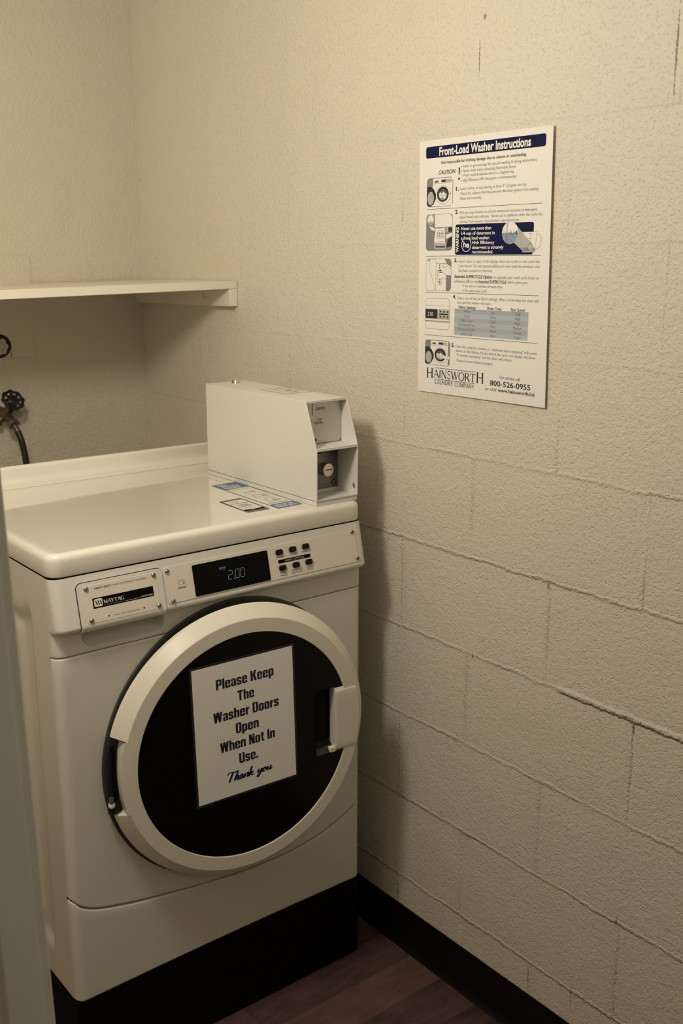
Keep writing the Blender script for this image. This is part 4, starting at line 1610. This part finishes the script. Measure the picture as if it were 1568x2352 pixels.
# console picture
pic(20.4, 295.4, 90.0, 355.0, 'white_ink')
pr.line(21, 309.3, 89.4, 309.3, .5, 'mid_ink')
pr.rect(21, 315.8, 89.4, 335.6, 'light_ink')
pr.rect(21, 338.5, 89.4, 341.5, 'light_ink')
pr.line(21, 339, 89.4, 339, .7, 'grey_ink')
pr.lay()
pr.rrect(21.4, 316.8, 55.4, 334.4, 1.0, 'ink')
for k in range(3):
    for v in (319.2, 328.6):
        pr.rect(62.0 + k * 10, v, 66.6 + k * 10, v + 2.8, 'ink')
    pr.rect(61 + k * 10, 332.6, 67.6 + k * 10, 334.2, 'mid_ink')
pr.rect(61, 324.2, 86, 326.6, 'ink')
pr.lay()
pr.text('2.50', 27.0, 329.8, 15.5, 7.2, 'white_ink', italic=.12)
pr.text('- - -', 23, 321, 5, 1.0, 'white_ink')
washer_pic(21.6, 376.4, 93.0, 425.2, True)
# title and captions
pr.h = H_BASE + .0001
pr.text('Front-Load Washer Instructions', 44.0 + 7.4, 29.6, 231.0, 14.6, 'white_ink', bold=.030)
pr.text('Not responsible for clothing damage due to misuse or overloading.', 57.2, 45.2, 216, 5.2, 'ink', bold=.012, italic=.18)
pr.text('CAUTION:', 50.0, 63.8, 47.4, 7.0, 'ink', bold=.012, italic=.18)
pr.poly([(105.0, 54.6), (108.6, 54.6), (107.9, 67.0), (105.7, 67.0)], 'ink')
pr.circ(106.9, 74.4, 2.3, 'ink', n=18)
for s, y, w in (('Refer to garment tags for special washing & drying instructions', 55.4, 180), ('Never wash items containing flammable fumes', 63.6, 131.8), ('Wash small & delicate items in a lingerie bag', 71.8, 127.8), ('High Efficiency (HE) detergent is recommended', 80.4, 134)):
    pr.circ(112.6, y - 2.0, 1.0, 'ink', n=12)
    pr.text(s, 116.9, y, w, 4.9, 'mid_ink')


def num(n, x, y):
    pr.text(n + '.', x - 1.5, y, 8.4, 6.6, 'ink', bold=.03)


num('1', 100.6, 95.4)
for s, y, w in (('Load clothes in tub leaving at least 5" of space on top.', 95.2, 166), ('Check for objects that may prevent the door gasket from sealing.', 104.0, 194), ('Close door securely.', 112.8, 56.6)):
    pr.text(s, 110.8, y, w, 5.0, 'mid_ink')
num('2', 100.2, 137.6)
for s, y, w in (('Pull out soap drawer to add pre-measured amounts of detergent,', 138.2, 192.6), ('liquid bleach and softener. Never put in additives after the cycle has', 146.4, 204.4), ('started. Push drawer closed before starting washer.', 154.8, 152.8)):
    pr.text(s, 111.2, y, w, 5.0, 'mid_ink')
pr.text('WARNING', 109.9, 208.6, 46.2, 7.0, 'white_ink', bold=.03, ang=90)
for s, x, y, w in (('Never use more than', 116.0, 167.6, 78), ('1/4 cup of detergent in', 116.4, 176.4, 87), ('a front load washer.', 116.4, 185.0, 75), ('High Efficiency', 146.0, 193.4, 57), ('detergent is strongly', 146.2, 202.0, 80), ('recommended.', 146.4, 210.2, 54)):
    pr.text(s, x, y, w, 5.6, 'white_ink', bold=.018)
pr.ring(130.5, 194.2, 12.4, 1.3, 'white_ink', n=40)
pr.text('h', 122.6, 198.4, 7.0, 10.2, 'white_ink', bold=.03)
pr.text('e', 130.2, 199.6, 8.4, 10.4, 'white_ink', bold=.03)
# measuring cup with the magnified quarter line
pr.h = H_BASE + .00004
pr.poly([(255, 160.5), (291, 200), (277, 209), (248, 190)], 'light_ink')
pr.poly([(263.4, 173.8), (305.0, 173.8), (300.6, 208.6), (272.6, 208.6)], 'white_ink')
pr.lay()
pr.poly([(259, 165), (292.5, 192.5), (285, 207), (262, 196)], 'light_ink')
pr.poly([(273.6, 200.6), (301.4, 200.6), (300.8, 208.0), (272.8, 208.0)], 'water_ink')
pr.path([(304.4, 177.5), (311, 178.5), (315.4, 186), (313.6, 197), (307, 203), (301.6, 204)], 1.2, 'light_ink')
pr.circ(241.0, 174.6, 19.6, 'white_ink', n=44)
pr.lay()
pr.poly([(221.6, 174.6)] + [(241 + 19.4 * cos(radians(a)), 174.6 + 19.4 * sin(radians(a))) for a in range(180, -1, -12)], 'water_ink')
pr.circ(290.6, 199.4, 6.2, 'light_ink', n=24)
pr.lay()
pr.line(231, 158, 231, 191, .8, 'grey_ink')
pr.line(234.6, 157, 234.6, 192.8, .8, 'grey_ink')
pr.line(234.6, 174.8, 242, 174.8, .6, 'grey_ink')
pr.text('1/4', 242.4, 178.6, 16.8, 8.0, 'ink')
pr.path([(263.4, 173.8), (305.0, 173.8), (300.6, 208.6), (272.6, 208.6)], .5, 'mid_ink', True)
pr.line(289.8, 177, 289.8, 194, .6, 'mid_ink')
for y in (177, 185, 193):
    pr.line(285, y, 294, y, .6, 'mid_ink')
pr.ring(290.6, 199.4, 6.2, .5, 'grey_ink', n=24)
# step 3
pr.h = H_BASE + .0001
num('3', 100.6, 226.2)
for s, y, w in (('Insert coins to start. If the display does not credit a coin, push the', 227.0, 202.6), ("'coin return'. Do not deposit additional coins until the previous coin", 235.4, 202.6), ('has been counted or returned.', 244.0, 89.6)):
    pr.text(s, 111.5, y, w, 5.0, 'mid_ink')
pr.text('Extended SUPERCYCLE Option:', 100.8, 255.6, 99.5, 5.8, 'ink', bold=.016, italic=.18)
pr.text('to upgrade your wash cycle insert an', 203.4, 255.2, 110.4, 5.0, 'mid_ink')
pr.text('additional', 100.6, 264.0, 29.6, 5.0, 'mid_ink')
pr.text('.50', 132.4, 264.0, 9.2, 5.4, 'ink')
pr.text('for the', 144.0, 264.0, 20.4, 5.0, 'mid_ink')
pr.text('Extended SUPERCYCLE', 166.4, 264.2, 69.6, 5.6, 'ink', bold=.012)
pr.text('which gives you:', 238.6, 263.6, 49, 5.0, 'mid_ink')
for s, y, w in (('An extra 3 minutes of wash time', 272.4, 97.2), ('An extra rinse cycle', 280.8, 58.6)):
    pr.circ(125.2, y - 2.2, 1.2, 'ink', n=12)
    pr.text(s, 129.3, y, w, 5.0, 'mid_ink')
# step 4 with the table
num('4', 99.4, 294.2)
pr.text('Select one of the six fabric settings. After a brief delay the door will', 110.4, 295.2, 204.6, 5.0, 'mid_ink')
pr.text('lock and the washer will start.', 110.4, 303.6, 89.4, 5.0, 'mid_ink')
for s, x, w in (('Fabric Settings', 137, 45.8), ('Water Temp.', 208, 38), ('Spin Speed', 266.2, 33.6)):
    pr.text(s, x, 312.4, w, 5.4, 'ink', bold=.008, italic=.16, center=True)
TAB = (('Whites', 'Hot', 'High'), ('Colors', 'Warm', 'High'), ('Bright Colors', 'Cold', 'High'), ('Permanent Press', 'Warm', 'Medium'), ('Delicates & Knits', 'Warm', 'Gentle'), ('Quick Cycle', 'Warm', 'High'))
WID = {'Whites': 17, 'Colors': 16, 'Bright Colors': 34.5, 'Permanent Press': 43, 'Delicates & Knits': 45, 'Quick Cycle': 30, 'Hot': 9.5, 'Warm': 14.5, 'Cold': 11.5, 'High': 13, 'Medium': 21, 'Gentle': 18}
pr.h = H_BASE + .00004
for k in (2, 4, 0):
    pr.rect(103.6, 313.2 + k * 8.33, 292.6, 313.2 + (k + 1) * 8.33, 'blue_tint2')
pr.lay()
for k, rw in enumerate(TAB):
    for s, x in zip(rw, (137.4, 206.0, 267.4)):
        pr.text(s, x, 319.8 + k * 8.42, WID[s], 5.0, 'grey_ink', center=True)
# step 5 and the maker's block
pr.h = H_BASE + .0001
num('5', 98.6, 386.4)
for s, x, y, w in (('Once the cycle has started, an "estimated time remaining" will count', 109.4, 387.2, 206.6), ('down on the display. At the end of the cycle, the display will show', 110.4, 395.2, 203), ('"0 minutes remaining" and the door will unlock.', 111.2, 403.4, 146), ('Please remove clothes promptly.', 113.0, 413.8, 97)):
    pr.text(s, x, y, w, 5.0, 'mid_ink')
pr.serif('H', 27.0, 452.0, 20.0, 20.0, 'ink', .15, .06)
pr.serif('AINSWORT', 48.0, 449.8, 117.0, 15.6, 'ink', .14, .055)
pr.serif('H', 166.6, 450.4, 20.5, 20.2, 'ink', .15, .06)
pr.line(50.5, 430.9, 163.5, 430.4, .9, 'ink')
pr.line(50.5, 452.9, 163.5, 452.4, .9, 'ink')
pr.serif('LAUNDRY COMPANY', 52.0, 462.4, 111.0, 7.8, 'ink', .14, .07)
pr.text('For service call:', 228.4, 437.2, 51, 5.6, 'grey_ink')
pr.text('800-526-0955', 203.8, 451.6, 100.4, 9.6, 'ink', bold=.012)
pr.text('or visit', 191.0, 461.6, 29.2, 6.2, 'grey_ink', italic=.18)
pr.text('www.hainsworth.biz', 224.4, 461.6, 91.2, 6.4, 'ink', bold=.014)
pr.done('printed_text', ps)
